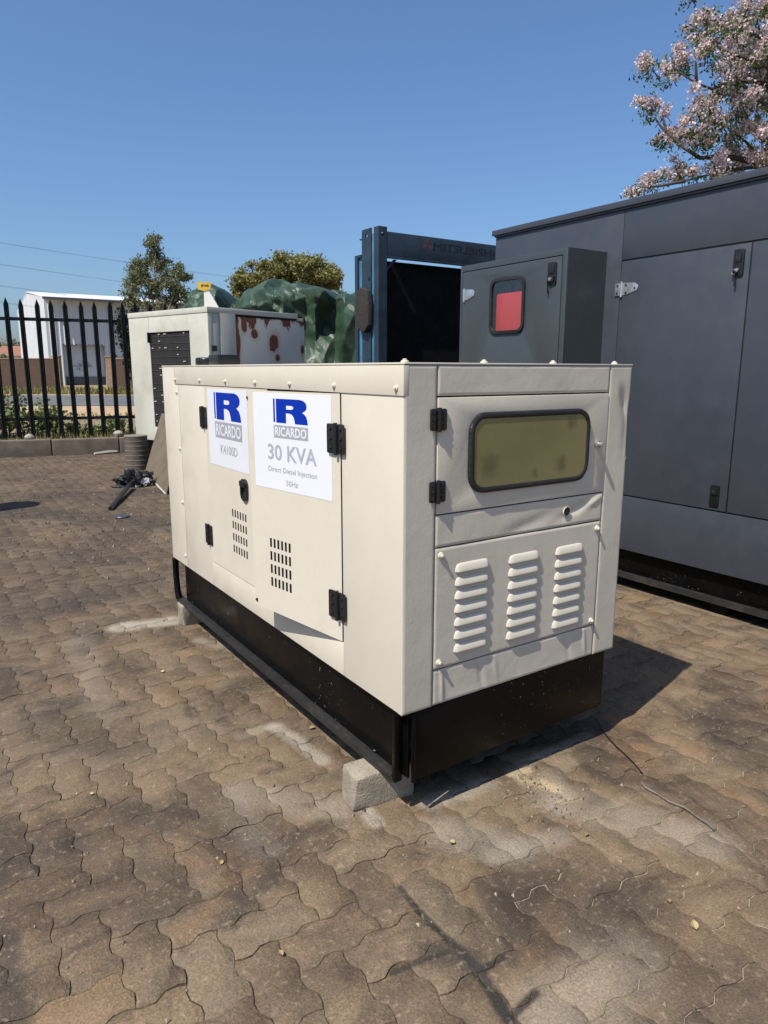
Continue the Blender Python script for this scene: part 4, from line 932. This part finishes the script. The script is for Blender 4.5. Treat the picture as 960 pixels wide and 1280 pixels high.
b.add([e0-nrm*.003, e1-nrm*.003, e1-nrm*.003+dn, e0-nrm*.003+dn, e0+nrm*.014, e1+nrm*.014, e1+nrm*.014+dn, e0+nrm*.014+dn], [(0, 1, 2, 3), (7, 6, 5, 4), (0, 4, 5, 1), (1, 5, 6, 2), (2, 6, 7, 3), (3, 7, 4, 0)]); b.build('sunlit_edge', 'board_edge', bd)  # pale strip stands in for sun catching the board's edge
# black rag bundle and stick
rc = at(170, 607, z=0); rc.z = 0
def ragf(a, c):
    th = 2*math.pi*a; ph_ = c*math.pi/2; d = Vector((math.cos(th)*math.cos(ph_), math.sin(th)*math.cos(ph_), math.sin(ph_)))
    k = 1+.55*fbm(d*2.3+Vector((3, 1, 0)), 5); return (d.x*.21*k, d.y*.17*k, max(.0, d.z*.15*k))
rag = MB().grid(48, 20, ragf).build('rag_bundle', 'black_rag', smooth=.6); rag.location = rc; tag(rag, 'crumpled black rag bundle with white scraps lying before the ribbed cylinder', 'rags')
rr = random.Random(9)
for i in range(9):
    a = rr.uniform(0, 6.28); pts = []; 
    for k in range(9): t = k/8; a += rr.uniform(-.2, .6); pts.append((math.cos(a)*(.12+.08*rr.random()), math.sin(a)*(.10+.07*rr.random()), .02+.12*math.sin(t*3.1)*rr.uniform(.6, 1.1)))
    MB().tube(pts, .008, 6).build('cord', 'black_hardware', rag, smooth=1.)
for x, y, z, sx, sy in ((.07, -.13, .07, .05, .03), (.12, -.10, .03, .045, .02), (-.02, -.16, .03, .03, .02)):
    MB().grid(6, 4, lambda a, c: (x+(a-.5)*2*sx, y+(c-.5)*.03, z+(c-.5)*2*sy+.015*fbm((a*4, c*4, x*9)))).build('scrap', 'white_scrap', rag)
s0 = at(138, 636, z=.02); s1 = at(163, 605, z=.06)
stk = MB().tube([Vector((0, 0, 0)), (s1-s0)*.5+Vector((0, 0, .004)), s1-s0], [.022, .026, .024], 10).build('bar_end', 'black_hardware', smooth=.8); stk.location = s0; tag(stk, 'short dark bar pointing out of the black rag bundle', 'bar')
mp_ = at(153, 647, z=.0); mp_.z = .006
o = MB().lathe([(.06, 0), (.066, .004), (.06, .012), (.03, .016)], 18, lambda a, c, h: (a*1.0, c*.9, h)).build('metal_disc', 'grey_powder', smooth=.7); o.location = mp_; tag(o, 'small flat grey disc lying on the pavers near the dark bar', 'disc')
dr_ = MB().lathe([(.205, 0), (.215, .012), (.215, .29), (.224, .30), (.215, .31), (.215, .58), (.224, .59), (.215, .60), (.215, .87), (.222, .88), (.20, .885), (.198, .872)], 36, lambda a, c, h: (a, c, h)).build('shadow_drum', 'blue_steel', smooth=.5)  # drum added outside the view to cast the left ground shadow
dr_.location = (-.87, 6.14, 0); tag(dr_, 'unseen dark drum added left of the view to cast a ground shadow', 'drum')
# thin twig on the right
t0, t1 = at(802, 979, z=.008), at(894, 1036, z=.008); d_ = t1-t0; sd = d_.cross(Vector((0, 0, 1))).normalized()
paint('twig_grey', (.16, .14, .12), .85, var=.3, bump=.3)
o = MB().tube([d_*t+sd*(.008*math.sin(t*7)+.004*math.sin(t*19)) for t in [i/12 for i in range(13)]], [.0030+.0012*math.sin(i*1.3) for i in range(13)], 6).build('twig', 'twig_grey', smooth=1.); o.location = t0; tag(o, 'thin grey twig lying on the pavers beyond the generator shadow', 'twig')
t0, t1 = at(745, 898, z=.006), at(800, 968, z=.006); d_ = t1-t0
o = MB().tube([d_*t+sd*(.012*math.sin(t*5)) for t in [i/10 for i in range(11)]], .0022, 5).build('wire', 'black_hardware', smooth=1.); o.location = t0; tag(o, 'thin dark wire lying by the edge of the generator shadow', 'wire')
# dry leaves
lfm = []
for k in range(3):
    r = random.Random(k)
    def lf(a, c, k=k, r=r): w = math.sin(math.pi*min(1, a*1.02))**.7*(.010+.002*k); return (-.016+.032*a, (c-.5)*2*w, .0035+.005*abs(c-.5)*2*(1+k*.4)+.004*math.sin(a*4+k))
    m_ = MB(); m_.grid(6, 4, lf); m_.pv = [.35+.28*k]*len(m_.f); lfm.append(m_.mesh('dry_leaf', 'leaf_dead', smooth=1., recalc=False))
rl = random.Random(12)
for i, (px, py) in enumerate(((390, 912), (277, 1080), (114, 994), (351, 1194), (868, 1160), (203, 841), (836, 1128), (104, 662), (565, 1055), (733, 1045))):
    p = at(px, py, z=0); o = link(bpy.data.objects.new('dry_leaf', lfm[i % 3])); o.location = (p.x, p.y, .002); o.rotation_euler = (0, 0, rl.uniform(0, 6)); k = rl.uniform(.4, .7)*(1.3 if i in (0, 4) else 1); o.scale = (k, k, k)
    tag(o, 'curled yellow brown dry leaf lying on the pavers', 'leaf', 'dry leaves scattered on the pavers')
# gravel and dirt crumbs: too many to count
def crumbs():
    b = MB(); b.pv = []; r = random.Random(21)
    spots = [((60, 660), .9, 260), ((170, 690), .6, 160), ((100, 610), 1.2, 260), ((660, 980), .10, 90), ((700, 1005), .12, 40), ((400, 1000), .5, 60), ((120, 1100), .5, 60), ((800, 1150), .5, 60), ((60, 577), .8, 140), ((300, 780), .5, 40), ((180, 760), .6, 60)]
    for (px, py), rad_, n in spots:
        c0_ = at(px, py, z=0)
        for _ in range(n):
            x = c0_.x+r.gauss(0, rad_*.6); y = c0_.y+r.gauss(0, rad_*.6)
            if y > K0.y+(x-K0.x)*KD.y/KD.x-.03 or (0 < x < .93 and 0 < y < 2.13): continue
            s_ = r.choice((.002, .003, .004, .005, .008))*(1.8 if py < 720 else .9)
            vs = [Vector(v)*s_*r.uniform(.7, 1.3) for v in ((1, 0, 0), (-.5, .9, 0), (-.5, -.9, 0), (.1, .1, 1.1), (0, 0, -.4))]
            b.add([(x+v.x, y+v.y, .001+v.z) for v in vs], [(0, 1, 3), (1, 2, 3), (2, 0, 3), (1, 0, 4), (2, 1, 4), (0, 2, 4)]); b.pv += [r.random()]*6
    leafm('crumb', (.05, .038, .028), (.34, .27, .19), 0., .95)
    tag(b.build('dirt_crumbs', 'crumb', recalc=False), 'crumbs of dirt and sand scattered over the pavers', 'dirt', kind='stuff')
crumbs()
# pale stones on the kerb line
for px, py, k, lab in ((37, 549, .10, 'pale stone lying on the kerb beside the leafy weeds'), (148, 543, .12, 'rounded pale stone on the kerb near the ribbed cylinder')):
    p = onplane(px, py, kp(0, .12), KN); bm = bmesh.new(); bmesh.ops.create_icosphere(bm, subdivisions=3, radius=1)
    for v in bm.verts: v.co = v.co*(1+.25*fbm(v.co*1.4+Vector((px, 0, 0)), 3)); v.co = Vector((v.co.x*k*.7, v.co.y*k*.5, v.co.z*k*.5))
    me = bpy.data.meshes.new('stone'); bm.to_mesh(me); bm.free(); me.materials.append(MATS['stone']); me.polygons.foreach_set('use_smooth', [True]*len(me.polygons))
    o = link(bpy.data.objects.new('stone', me)); o.location = (p.x, p.y, .25+k*.38); tag(o, lab, 'stone')
# loose plank by the kerb
p0, p1 = at(118, 567, z=.02), at(152, 564, z=.02); d_ = p1-p0
o = MB().tube([Vector((0, 0, 0)), d_*.5+Vector((0, 0, .008)), d_], [.022, .03, .02], 5).build('wood_scrap', 'board_edge'); o.location = p0; tag(o, 'splintered piece of pale wood lying at the foot of the kerb', 'wood')

# ================================================================== WEEDS BEHIND THE FENCE
rw = random.Random(33)
def weed(px, n, base_off, h, spread, count, mat, label, group):
    p = onplane(px, 545, kp(0, base_off), KN); p.z = .22
    o = thing('weed_plant', label, 'weed', p, group=group); st = MB(); lf = MB(); lf.pv = []
    for i in range(n):
        a = rw.uniform(0, 6.28); r = rw.uniform(.1, 1)*spread; hh = h*rw.uniform(.55, 1.05); tip = Vector((math.cos(a)*r, math.sin(a)*r, hh)); mid = tip*.5+Vector((0, 0, hh*.12))
        st.tube([Vector((0, 0, 0)), mid, tip], [.010, .007, .003], 5)
        cs = [(mid.lerp(tip, t)+Vector((rw.gauss(0, .04), rw.gauss(0, .04), rw.gauss(0, .03))), (.11, .11, .09)) for t in (.0, .35, .7, 1.)]
        leaf_cloud(lf, cs, count, .075, .2, rw, 1.5)
    st.build('stem', 'leaf_weed' if False else 'twig_dark', o, recalc=False); lf.build('foliage', mat, o, recalc=False)
GW_ = 'leafy weeds behind the palisade fence'
for px, n, off, h, sp in ((-14, 6, .75, .60, .5), (12, 7, .75, .52, .5), (32, 7, .70, .72, .40), (52, 5, .9, .40, .35), (70, 5, .85, .50, .32), (94, 4, .9, .22, .3), (150, 4, .8, .28, .3), (122, 3, .9, .18, .25), (-45, 7, .8, .6, .5)):
    weed(px, n, off, h, sp, 70, 'leaf_weed', 'bushy green weed growing just behind the palisade fence', GW_)
def grass(name, label, f, n, size, seed, mat='grass_dry'):
    b = MB(); b.pv = []; r = random.Random(seed); vs = []; fs = []
    for _ in range(n):
        p, h = f(r); a = r.uniform(0, 6.28); w = size*.10; t = Vector((r.gauss(0, .35), r.gauss(0, .35), 1)).normalized()*h
        sx_ = Vector((math.cos(a), math.sin(a), 0))*w; q = len(vs); vs += [p-sx_, p+sx_, p+t]; fs.append((q, q+1, q+2)); b.pv.append(min(1, max(0, r.gauss(.5, .3))))
    b.v = vs; b.f = fs; return tag(b.build(name, mat, recalc=False), label, 'grass', kind='stuff')
def f1(r):
    sv = r.uniform(-2, 4.5); n = .2+abs(r.gauss(0, .9)); p = kp(sv, n); p.z = .225; return p, r.uniform(.04, .14)
grass('verge_grass', 'mixed green and dry grass along the foot of the fence', f1, 3500, .12, 4, 'grass_mix')
def f2(r): return hp(r.uniform(39.6, 47.5), r.uniform(-36, 20), -.05), r.uniform(.12, .40)
grass('far_grass', 'yellow dry grass strip between the road and the brick wall', f2, 16000, .7, 5)
def f3(r):
    q = r.uniform(15, 22); return hp(q, r.uniform(-16, 4), -.05), r.uniform(.05, .16)
grass('near_grass', 'thin dry grass beside the sandy road verge', f3, 5000, .25, 6)

# ================================================================== BRICK WALL, WAREHOUSE ACROSS THE ROAD
s = NT('face_brick'); co = s.coord('Object'); br = s.n('ShaderNodeTexBrick'); s.l(co, br.inputs[0]); br.inputs['Scale'].default_value = 1.; br.inputs['Brick Width'].default_value = .22; br.inputs['Row Height'].default_value = .085; br.inputs['Mortar Size'].default_value = .010
mpn = s.n('ShaderNodeMapping'); s.l(co, mpn.inputs[0]); mpn.inputs['Rotation'].default_value = (rad(90), 0, 0); s.l(mpn.outputs[0], br.inputs[0])
br.inputs['Color1'].default_value = (.105, .055, .034, 1); br.inputs['Color2'].default_value = (.070, .038, .026, 1); br.inputs['Mortar'].default_value = (.11, .08, .055, 1)
c = s.mix(s.map(s.noise(co, .8, 5), .35, .7, 0, .6), br.outputs[0], (.10, .055, .035)); s.set(Base_Color=c, Roughness=.9); MATS['brick'] = s.m
paint('pier_brick', (.30, .20, .125), .9, var=.2, vscale=4, bump=.3, bscale=15)
WD = 55.
def wallseg(r0, r1, label, h=2.15):
    o = thing('brick_wall', label, 'wall', hp(WD, (r0+r1)/2, -.05)); o.rotation_euler = (0, 0, -YAW); L = (r1-r0)/2
    MB().box(-L, L, -.12, .12, 0, h).build('wall_face', 'brick', o); MB().box(-L, L, -.15, .15, h+.001, h+.08).build('coping', 'pier_brick', o)
    return o
rpx = lambda px, D=WD: (px-480)/FPX*D*1.0
# horizontal right offset for a pixel near the horizon
def rr_at(px, D): q = deep(px, 470, D); return (q-CAM).dot(HR)
g0, g1 = rr_at(73, WD), rr_at(138, WD)
wallseg(rr_at(-260, WD), g0-.23, 'red brown brick boundary wall across the road before the white warehouse')
wallseg(g1+.23, rr_at(330, WD), 'stretch of brick boundary wall beyond the warehouse gateway')
for r_, lab in ((g0, 'square brick gate pier at the end of the long boundary wall'), (g1, 'square brick gate pier on the far side of the warehouse gateway')):
    o = thing('gate_pier', lab, 'pier', hp(WD, r_, -.05)); o.rotation_euler = (0, 0, -YAW)
    MB().box(-.22, .22, -.22, .22, 0, 2.30).build('shaft', 'pier_brick', o); MB().box(-.26, .26, -.26, .26, 2.301, 2.40).build('cap', 'pier_brick', o)
# warehouse
paint('white_sheet', (.72, .73, .74), .5, var=.05, vscale=.5, bump=0, dirt=(.5, .49, .46, .3), dscale=.4, dlo=.5, dhi=.8)
paint('white_roof', (.75, .75, .74), .5, var=.05, vscale=.5, bump=0); paint('shade_grey', (.40, .41, .43), .6, var=.08, bump=0); paint('gutter_dark', (.10, .105, .115), .6, var=.1, bump=0)
paint('graffiti_purple', (.45, .30, .50), .7, var=.3, vscale=3, bump=0); paint('graffiti_green', (.35, .48, .38), .7, var=.3, vscale=3, bump=0)
wc = deep(63, 470, 63.); wc.z = -.05
wa = YAW+rad(57); d1 = Vector((math.sin(wa), math.cos(wa), 0)); d2 = Vector((-d1.y, d1.x, 0))
wz = onplane(63, 371, wc, d2).z
wh = thing('warehouse', 'white corrugated steel warehouse with a large loading door across the road', 'building', wc)
wh.matrix_world = Matrix.Translation(wc) @ Matrix(((d1.x, d2.x, 0, 0), (d1.y, d2.y, 0, 0), (0, 0, 1, 0), (0, 0, 0, 1)))
WI = wh.matrix_world.inverted()
def wpx(px, py, plane): return WI @ onplane(px, py, wc, d2 if plane == 'front' else d1)
LEN = max(wpx(210, 380, 'front').x, 14); gd = wpx(23, 400, 'side').y; pk = wpx(34, 367, 'side')
dl, dt = wpx(78, 431, 'front').x, wpx(78, 431, 'front').z; dr = wpx(131, 434, 'front').x
def corr(u0, u1, z0, z1, fn, name, parent, pitch=.33, dep=.05):
    b = MB(); n = max(1, int((u1-u0)/pitch)); p = (u1-u0)/n
    for i in range(n):
        a = u0+i*p; pts = [(a, 0), (a+p*.62, 0), (a+p*.72, dep), (a+p*.90, dep), (a+p, 0)]
        for (ua, da), (ub, db) in zip(pts, pts[1:]): b.add([fn(ua, z0(ua) if callable(z0) else z0, da), fn(ub, z0(ub) if callable(z0) else z0, db), fn(ub, z1(ub) if callable(z1) else z1, db), fn(ua, z1(ua) if callable(z1) else z1, da)], [(0, 1, 2, 3)])
    return b.build(name, 'white_sheet', parent, recalc=False)
ff = lambda u, v, d: (u, -d, v); fg = lambda u, v, d: (-d, u, v)
wf = corr(0, dl, 0, wz-.05, ff, 'front_wall', wh); corr(dl, dr, dt, wz-.05, ff, 'front_wall', wh); corr(dr, LEN, 0, wz-.05, ff, 'front_wall', wh)
ridge = max(.8, pk.z-wz); gmid = max(3., min(pk.y, gd-.5)); gtop = lambda u: wz+ridge*(u/gmid if u < gmid else max(-.3, 1-(u-gmid)/gmid))
corr(0, gd, 0, gtop, fg, 'gable_wall', wh)
MB().box(0, LEN, gd-.1, gd, 0, wz-.3).build('rear_wall', 'white_sheet', wh); MB().box(LEN-.1, LEN, .1, gd-.2, 0, wz-.3).build('end_wall', 'white_sheet', wh)
b = MB(); b.add([(-.05, -.75, wz-.12), (LEN+.3, -.75, wz-.12), (LEN+.3, gmid, wz+ridge+.1), (-.05, gmid, wz+ridge+.1), (-.05, -.75, wz-.02), (LEN+.3, -.75, wz-.02), (LEN+.3, gmid, wz+ridge+.2), (-.05, gmid, wz+ridge+.2)], [(0, 3, 2, 1), (4, 5, 6, 7), (0, 1, 5, 4), (1, 2, 6, 5), (2, 3, 7, 6), (3, 0, 4, 7)])
rf = b.build('roof', 'white_roof', wh)
b = MB(); b.add([(-.05, gmid+.002, wz+ridge+.1), (LEN+.3, gmid+.002, wz+ridge+.1), (LEN+.3, gd+.5, wz-.3), (-.05, gd+.5, wz-.3), (-.05, gmid+.002, wz+ridge+.2), (LEN+.3, gmid+.002, wz+ridge+.2), (LEN+.3, gd+.5, wz-.2), (-.05, gd+.5, wz-.2)], [(0, 3, 2, 1), (4, 5, 6, 7), (0, 1, 5, 4), (1, 2, 6, 5), (2, 3, 7, 6), (3, 0, 4, 7)]); b.build('roof_rear', 'white_roof', wh)
MB().box(-.2, LEN+.3, -.95, -.76, wz-.22, wz-.02).build('gutter', 'gutter_dark', rf)
px_ = wpx(139, 400, 'front').x; MB().tube([(px_, -.12, .1), (px_, -.12, wz-.4), (px_, -.8, wz-.2)], .10, 8).build('downpipe', 'gutter_dark', wh)
MB().box(dl, dr, .50, .6, 0, dt).build('loading_door', 'white_sheet', wh); MB().box(dl-.02, dl+.05, .0, .5, 0, dt).build('door_jamb', 'shade_grey', wh); MB().box(dr-.05, dr+.02, .0, .5, 0, dt).build('door_jamb', 'shade_grey', wh); MB().box(dl, dr, .0, .5, dt-.02, dt+.1).build('door_head', 'shade_grey', wh)
MB().box(dl, dr, .40, .49, 0, .75).build('door_plinth', 'gutter_dark', wh)
rg_ = random.Random(8)
for i in range(5):
    x = dl+(dr-dl)*rg_.uniform(.15, .9); z = rg_.uniform(1.2, 2.0); pts = [(x+rg_.uniform(-.5, .5),   .485, z+rg_.uniform(-.5, .5)) for _ in range(4)]
    MB().tube(pts, .03, 4).build('graffiti', 'graffiti_purple' if i % 2 else 'graffiti_green', wh)
# small far house, left of the warehouse
hc = deep(22, 462, 120.); hc.z = -.05; hs = thing('house', 'small far white house with a red brown roof beyond the boundary wall', 'house', hc); hs.rotation_euler = (0, 0, -YAW)
paint('roof_red', (.30, .13, .08), .8, var=.2, bump=0)
MB().box(-1.8, 5, -3, 3, 0, 3.6).build('wall', 'white_roof', hs); b = MB(); b.prism([(-3.5, 3.55), (3.5, 3.55), (0, 5.2)], lambda u, v, d: (d, u, v), -2.2, 5.4); b.build('roof', 'roof_red', hs)
MB().box(-.2, 1.2, -3.06, -2.99, 1.1, 2.4).build('window', 'cavity', hs)

# ================================================================== TREES
def tree(name, label, lobes, D, trunk_px, mat, bark, count, size, seed, base_py=480, ddep=1.0, trunk_r=.18, flat=0., group=None):
    r = random.Random(seed); base = deep(trunk_px, base_py, D); base.z = -.05
    o = thing(name, label, 'tree', base, group=group)
    sc = D/FPX; cs = []; tr = MB(); top = None
    pts = []
    for px, py, rx, ry in lobes:
        c = deep(px, py, D+r.uniform(-1, 1)*ddep)-base; pts.append((c, rx*sc, ry*sc))
    zs = min(p[0].z for p in pts); ctr = sum((p[0] for p in pts), Vector())/len(pts); fork = Vector((ctr.x*.25, ctr.y*.25, max(.9, zs*.55)))
    tr.tube([Vector((0, 0, -.1)), fork*.5+Vector((r.gauss(0, .06), r.gauss(0, .06), 0)), fork], [trunk_r, trunk_r*.8, trunk_r*.66], 9)
    for c, rx, ry in pts:
        mid = fork.lerp(c, .5)+Vector((r.gauss(0, .15), r.gauss(0, .15), .12*(c-fork).length)); tr.tube([fork, mid, c], [trunk_r*.45, trunk_r*.28, trunk_r*.10], 6)
        for _ in range(5):
            e = c+Vector((r.gauss(0, rx*.6), r.gauss(0, rx*.6), r.gauss(0, ry*.5))); tr.tube([mid.lerp(c, r.random()), c.lerp(e, .6)+Vector((0, 0, .05)), e], [trunk_r*.12, trunk_r*.08, trunk_r*.04], 4)
        for _ in range(max(9, int(rx*ry*16))):
            d = Vector((r.gauss(0, 1), r.gauss(0, 1), r.gauss(0, 1))).normalized()*r.random()**.4; k = r.uniform(.30, .62)*min(rx, ry)
            cs.append((c+Vector((d.x*rx, d.y*rx, d.z*ry)), (k*1.25, k*1.25, k*.85)))
    tr.build('trunk', bark, o, recalc=False, smooth=1.)
    leaf_cloud(MB(), cs, 0, size)
    lf = leaf_cloud(MB(), cs, count, size, flat, r, 2.0); lf.build('crown', mat, o, recalc=False)
    return o
tree('gum_tree', 'slender open gum tree rising behind the old white generator', [(194, 306, 11, 12), (192, 328, 15, 13), (176, 332, 12, 14), (170, 352, 15, 14), (164, 368, 11, 10), (187, 360, 15, 14), (206, 348, 11, 12), (226, 344, 10, 14), (222, 364, 16, 12), (206, 374, 18, 8), (182, 378, 22, 8), (232, 376, 8, 8)],
     40., 199, 'leaf_gum', 'bark_pale', 11500, .15, 11, ddep=.9, trunk_r=.13, flat=-.4)
tree('round_tree', 'broad rounded olive green tree behind the green tarpaulin', [(318, 346, 20, 16), (340, 334, 20, 14), (362, 330, 22, 13), (386, 332, 20, 13), (408, 343, 16, 14), (420, 352, 9, 11), (304, 356, 13, 14), (350, 346, 26, 16), (385, 350, 26, 15), (330, 366, 30, 16), (380, 368, 36, 16), (412, 364, 14, 12)],
     45., 362, 'leaf_round', 'bark', 42000, .19, 12, ddep=1.6, trunk_r=.25)
def bush(px, w, py, D, seed, label):
    r = random.Random(seed); p = deep(px, 470, D); p.z = -.05; h = deep(px, py, D).z; ww = w*D/FPX
    o = thing('hedge_bush', label, 'bush', p, group='dark bushes behind the warehouse road'); cs = []; st = MB()
    for _ in range(16): cs.append((Vector((r.uniform(-1, 1)*ww, r.uniform(-1, 1)*ww*.6, r.uniform(.35, .88)*h)), (ww*.36, ww*.36, h*.16)))
    for c, _ in cs[:7]: st.tube([Vector((0, 0, -.05)), c*.5, c], [.08, .05, .02], 5)
    st.build('trunk', 'twig_dark', o, recalc=False); leaf_cloud(MB(), cs, 2600, .26, 0, r).build('crown', 'leaf_dark', o, recalc=False)
for i, (px, w, py, D) in enumerate(((168, 16, 383, 47), (215, 16, 381, 46.5), (245, 18, 386, 47), (276, 14, 388, 48), (300, 14, 380, 47))): bush(px, w, py, D, 40+i, 'dark low bush in the row behind the old white generator')
# far trees at the left horizon
for i, (px, py, D, w) in enumerate(((-8, 424, 150, 14), (8, 428, 155, 12), (22, 424, 190, 9), (30, 430, 210, 8), (-30, 420, 140, 16), (4, 445, 100, 9), (-18, 448, 95, 12))):
    r = random.Random(70+i); p = deep(px, 470, D); p.z = -.05; h = deep(px, py, D).z; ww = w*D/FPX
    o = thing('far_tree', 'distant dark green tree beyond the brick boundary wall', 'tree', p, group='distant trees beyond the brick wall'); cs = [(Vector((r.uniform(-.6, .6)*ww, r.uniform(-.6, .6)*ww, h*r.uniform(.4, .85))), (ww*.5, ww*.5, h*.2)) for _ in range(10)]
    MB().tube([Vector((0, 0, -.1)), Vector((0, 0, h*.6))], [.3, .12], 6).build('trunk', 'bark', o); leaf_cloud(MB(), cs, 1500, .7, 0, r).build('crown', 'leaf_gum', o, recalc=False)

# flowering tree behind the big grey generator
def flowering():
    r = random.Random(55); D = 10.5
    base = deep(1150, 470, 11.0); base.z = -.05
    o = thing('flowering_tree', 'tree with pale pink blossom clusters rising behind the dark grey cabinet', 'tree', base)
    z4 = lambda x, y: (720+x/4, y/4)
    cl = [(640, 80), (600, 140), (660, 130), (600, 210), (530, 255), (560, 300), (350, 320), (375, 345), (450, 390), (480, 340), (540, 310), (730, 120), (760, 90), (850, 40), (820, 70), (900, 100), (940, 40), (870, 210), (800, 205), (770, 300), (720, 290), (830, 370), (790, 390), (700, 480), (640, 530), (670, 500), (600, 560),
          (390, 540), (330, 520), (440, 560), (500, 660), (420, 700), (460, 690), (540, 640), (620, 680), (690, 650), (660, 720), (740, 590), (800, 570), (850, 520), (900, 600), (490, 830), (470, 880), (510, 870), (320, 930), (370, 915), (280, 960), (590, 870), (720, 840), (700, 860), (830, 830), (930, 300), (900, 360), (960, 250), (920, 700), (860, 760), (780, 740), (730, 780), (760, 690), (820, 660), (940, 520), (950, 640), (930, 780), (880, 450), (950, 420), (900, 170), (960, 150), (680, 210), (640, 250), (740, 450), (780, 470), (840, 300), (890, 280), (600, 720), (560, 690), (860, 610), (830, 480), (910, 480), (960, 330), (700, 590), (650, 610), (810, 130), (770, 160), (960, 740)]
    rpos = [(*z4(x+r.gauss(0, 6), y+r.gauss(0, 6)), D+r.uniform(-1., 1.2)+(1.0 if x < 520 else 0)) for x, y in cl]
    for _ in range(120):                                                     # the rest of the crown, right of the frame
        a = r.uniform(0, 6.28); q = r.random()**.5; rpos.append((1170+230*q*math.cos(a), 60+300*q*math.sin(a), D+r.uniform(-2, 2.4)))
    for _ in range(16): rpos.append((r.uniform(905, 1000), r.uniform(0, 215), D+r.uniform(.6, 2.2)))
    for _ in range(26): rpos.append((r.uniform(860, 990), r.uniform(-150, -5), D+r.uniform(-.6, 1.6)))
    fl_ = MB(); fl_.pv = []; lf = MB(); lf.pv = []; tw = MB(); tg = MB()
    limbs = [[(960, 830), (800, 790), (700, 785), (620, 790), (540, 740), (430, 640), (395, 590)], [(1060, 640), (960, 540), (880, 460), (790, 395), (740, 360)], [(960, 420), (800, 400), (680, 445), (610, 420), (520, 365), (430, 370)],
             [(960, 330), (840, 290), (730, 250), (660, 190), (640, 100)], [(980, 200), (860, 170), (800, 215), (825, 140), (840, 60)], [(770, 240), (765, 160), (760, 110)], [(600, 405), (600, 330), (590, 240)], [(960, 830), (760, 850), (640, 880), (545, 905), (490, 840)], [(545, 905), (420, 930), (320, 940)], [(960, 700), (920, 660), (860, 640), (800, 600)], [(960, 800), (900, 760), (840, 700), (760, 640), (680, 600)], [(450, 660), (440, 610), (430, 570)]]
    for i, L in enumerate(limbs):
        P_ = [deep(*z4(*q), D+.1+(1.0 if q[0] < 520 else .0)*((520-q[0])/200 if q[0] > 320 else 1))-base for q in L]; n = len(P_); r0 = .045 if i in (0, 1) else .026
        tw.tube(P_, [r0*(1-.75*k/(n-1)) for k in range(n)], 7)
    fork = deep(1120, 330, 11.)-base; tw.tube([Vector((0, 0, -.1)), fork*.5+Vector((.1, .05, 0)), fork], [.24, .19, .15], 10)
    for q in ((960, 830), (1060, 640), (960, 420), (960, 330), (980, 200), (960, 700), (960, 800)): e = deep(*z4(*q), D+.1)-base; tw.tube([fork, fork.lerp(e, .5)+Vector((0, 0, .15)), e], [.10, .07, .045], 7)
    for a in range(7):
        e = deep(1080+50*a, 150-40*math.sin(a*1.3), D+r.uniform(-1, 2))-base; tw.tube([fork, fork.lerp(e, .5)+Vector((0, 0, .2)), e], [.09, .06, .03], 6)
    for px, py, d in rpos:
        c = deep(px, py, d)-base; near = px < 990; nf = 210 if near else 50; R_ = r.uniform(.12, .17)
        for _ in range(r.choice((2, 3, 3))):
            cc = c+Vector((r.gauss(0, .055), r.gauss(0, .055), r.gauss(.02, .045)))
            leaf_cloud(fl_, [(cc, (R_*.60, R_*.60, R_*.52))], nf//2, .034 if near else .06, 0, r, 1.15)
        cc = c+Vector((r.gauss(0, .06), r.gauss(0, .06), -.06)); leaf_cloud(lf, [(cc, (R_*1.15, R_*1.15, R_*.85))], (70 if near else 22), .060, 0, r, 2.4)
        for _ in range(2): tg.tube([c+Vector((r.gauss(0, .05), r.gauss(0, .05), 0)), c+Vector((r.gauss(.06, .08), r.gauss(0, .08), -.16))], [.004, .007], 4)
    tw.build('trunk', 'twig_dark', o, recalc=False, smooth=1.); tag(tg.build('twigs', 'twig_dark', o, recalc=False), kind='stuff'); lf.build('crown', 'leaf_fresh', o, recalc=False); fl_.build('blossom', 'petal', o, recalc=False)
flowering()

# ================================================================== POWER LINES
def lines():
    paint('cable', (.16, .18, .21), .6, bump=0); paint('pole_wood', (.12, .09, .07), .9, var=.3)
    pa, pb = deep(-330, 460, 52.), deep(760, 460, 150.)
    def pole(p, h, lab):
        o = thing('power_pole', lab, 'pole', (p.x, p.y, -.05)); MB().tube([(0, 0, 0), (0, 0, h)], [.20, .14], 10).build('shaft', 'pole_wood', o)
        for z in (h-.4, h-2., h-3.6, h-4.8): MB().box(-1.3, 1.3, -.06, .06, z, z+.14).build('cross_arm', 'pole_wood', o)
    hA, hB = 13.4, 14.0
    pole(pa, hA, 'tall timber power pole at the near end of the overhead cables'); pole(pb, hB, 'tall timber power pole at the far end of the overhead cables')
    k = 0
    for dz in (0, 1.6, 3.2, 4.4):
        for dx in (-1.1, 1.1):
            a = Vector((pa.x+dx, pa.y, hA-.2-dz)); c = Vector((pb.x+dx, pb.y, hB-.2-dz)); sag = 2.0+.25*k
            b = MB().tube([a.lerp(c, t)-Vector((0, 0, sag*4*t*(1-t)))-a for t in [i/30 for i in range(31)]], .010, 4); o = b.build('power_cable', 'cable', recalc=False); o.location = a; k += 1
            tag(o, 'thin overhead power cable sagging across the sky above the warehouse', 'cable', 'overhead power cables')
lines()
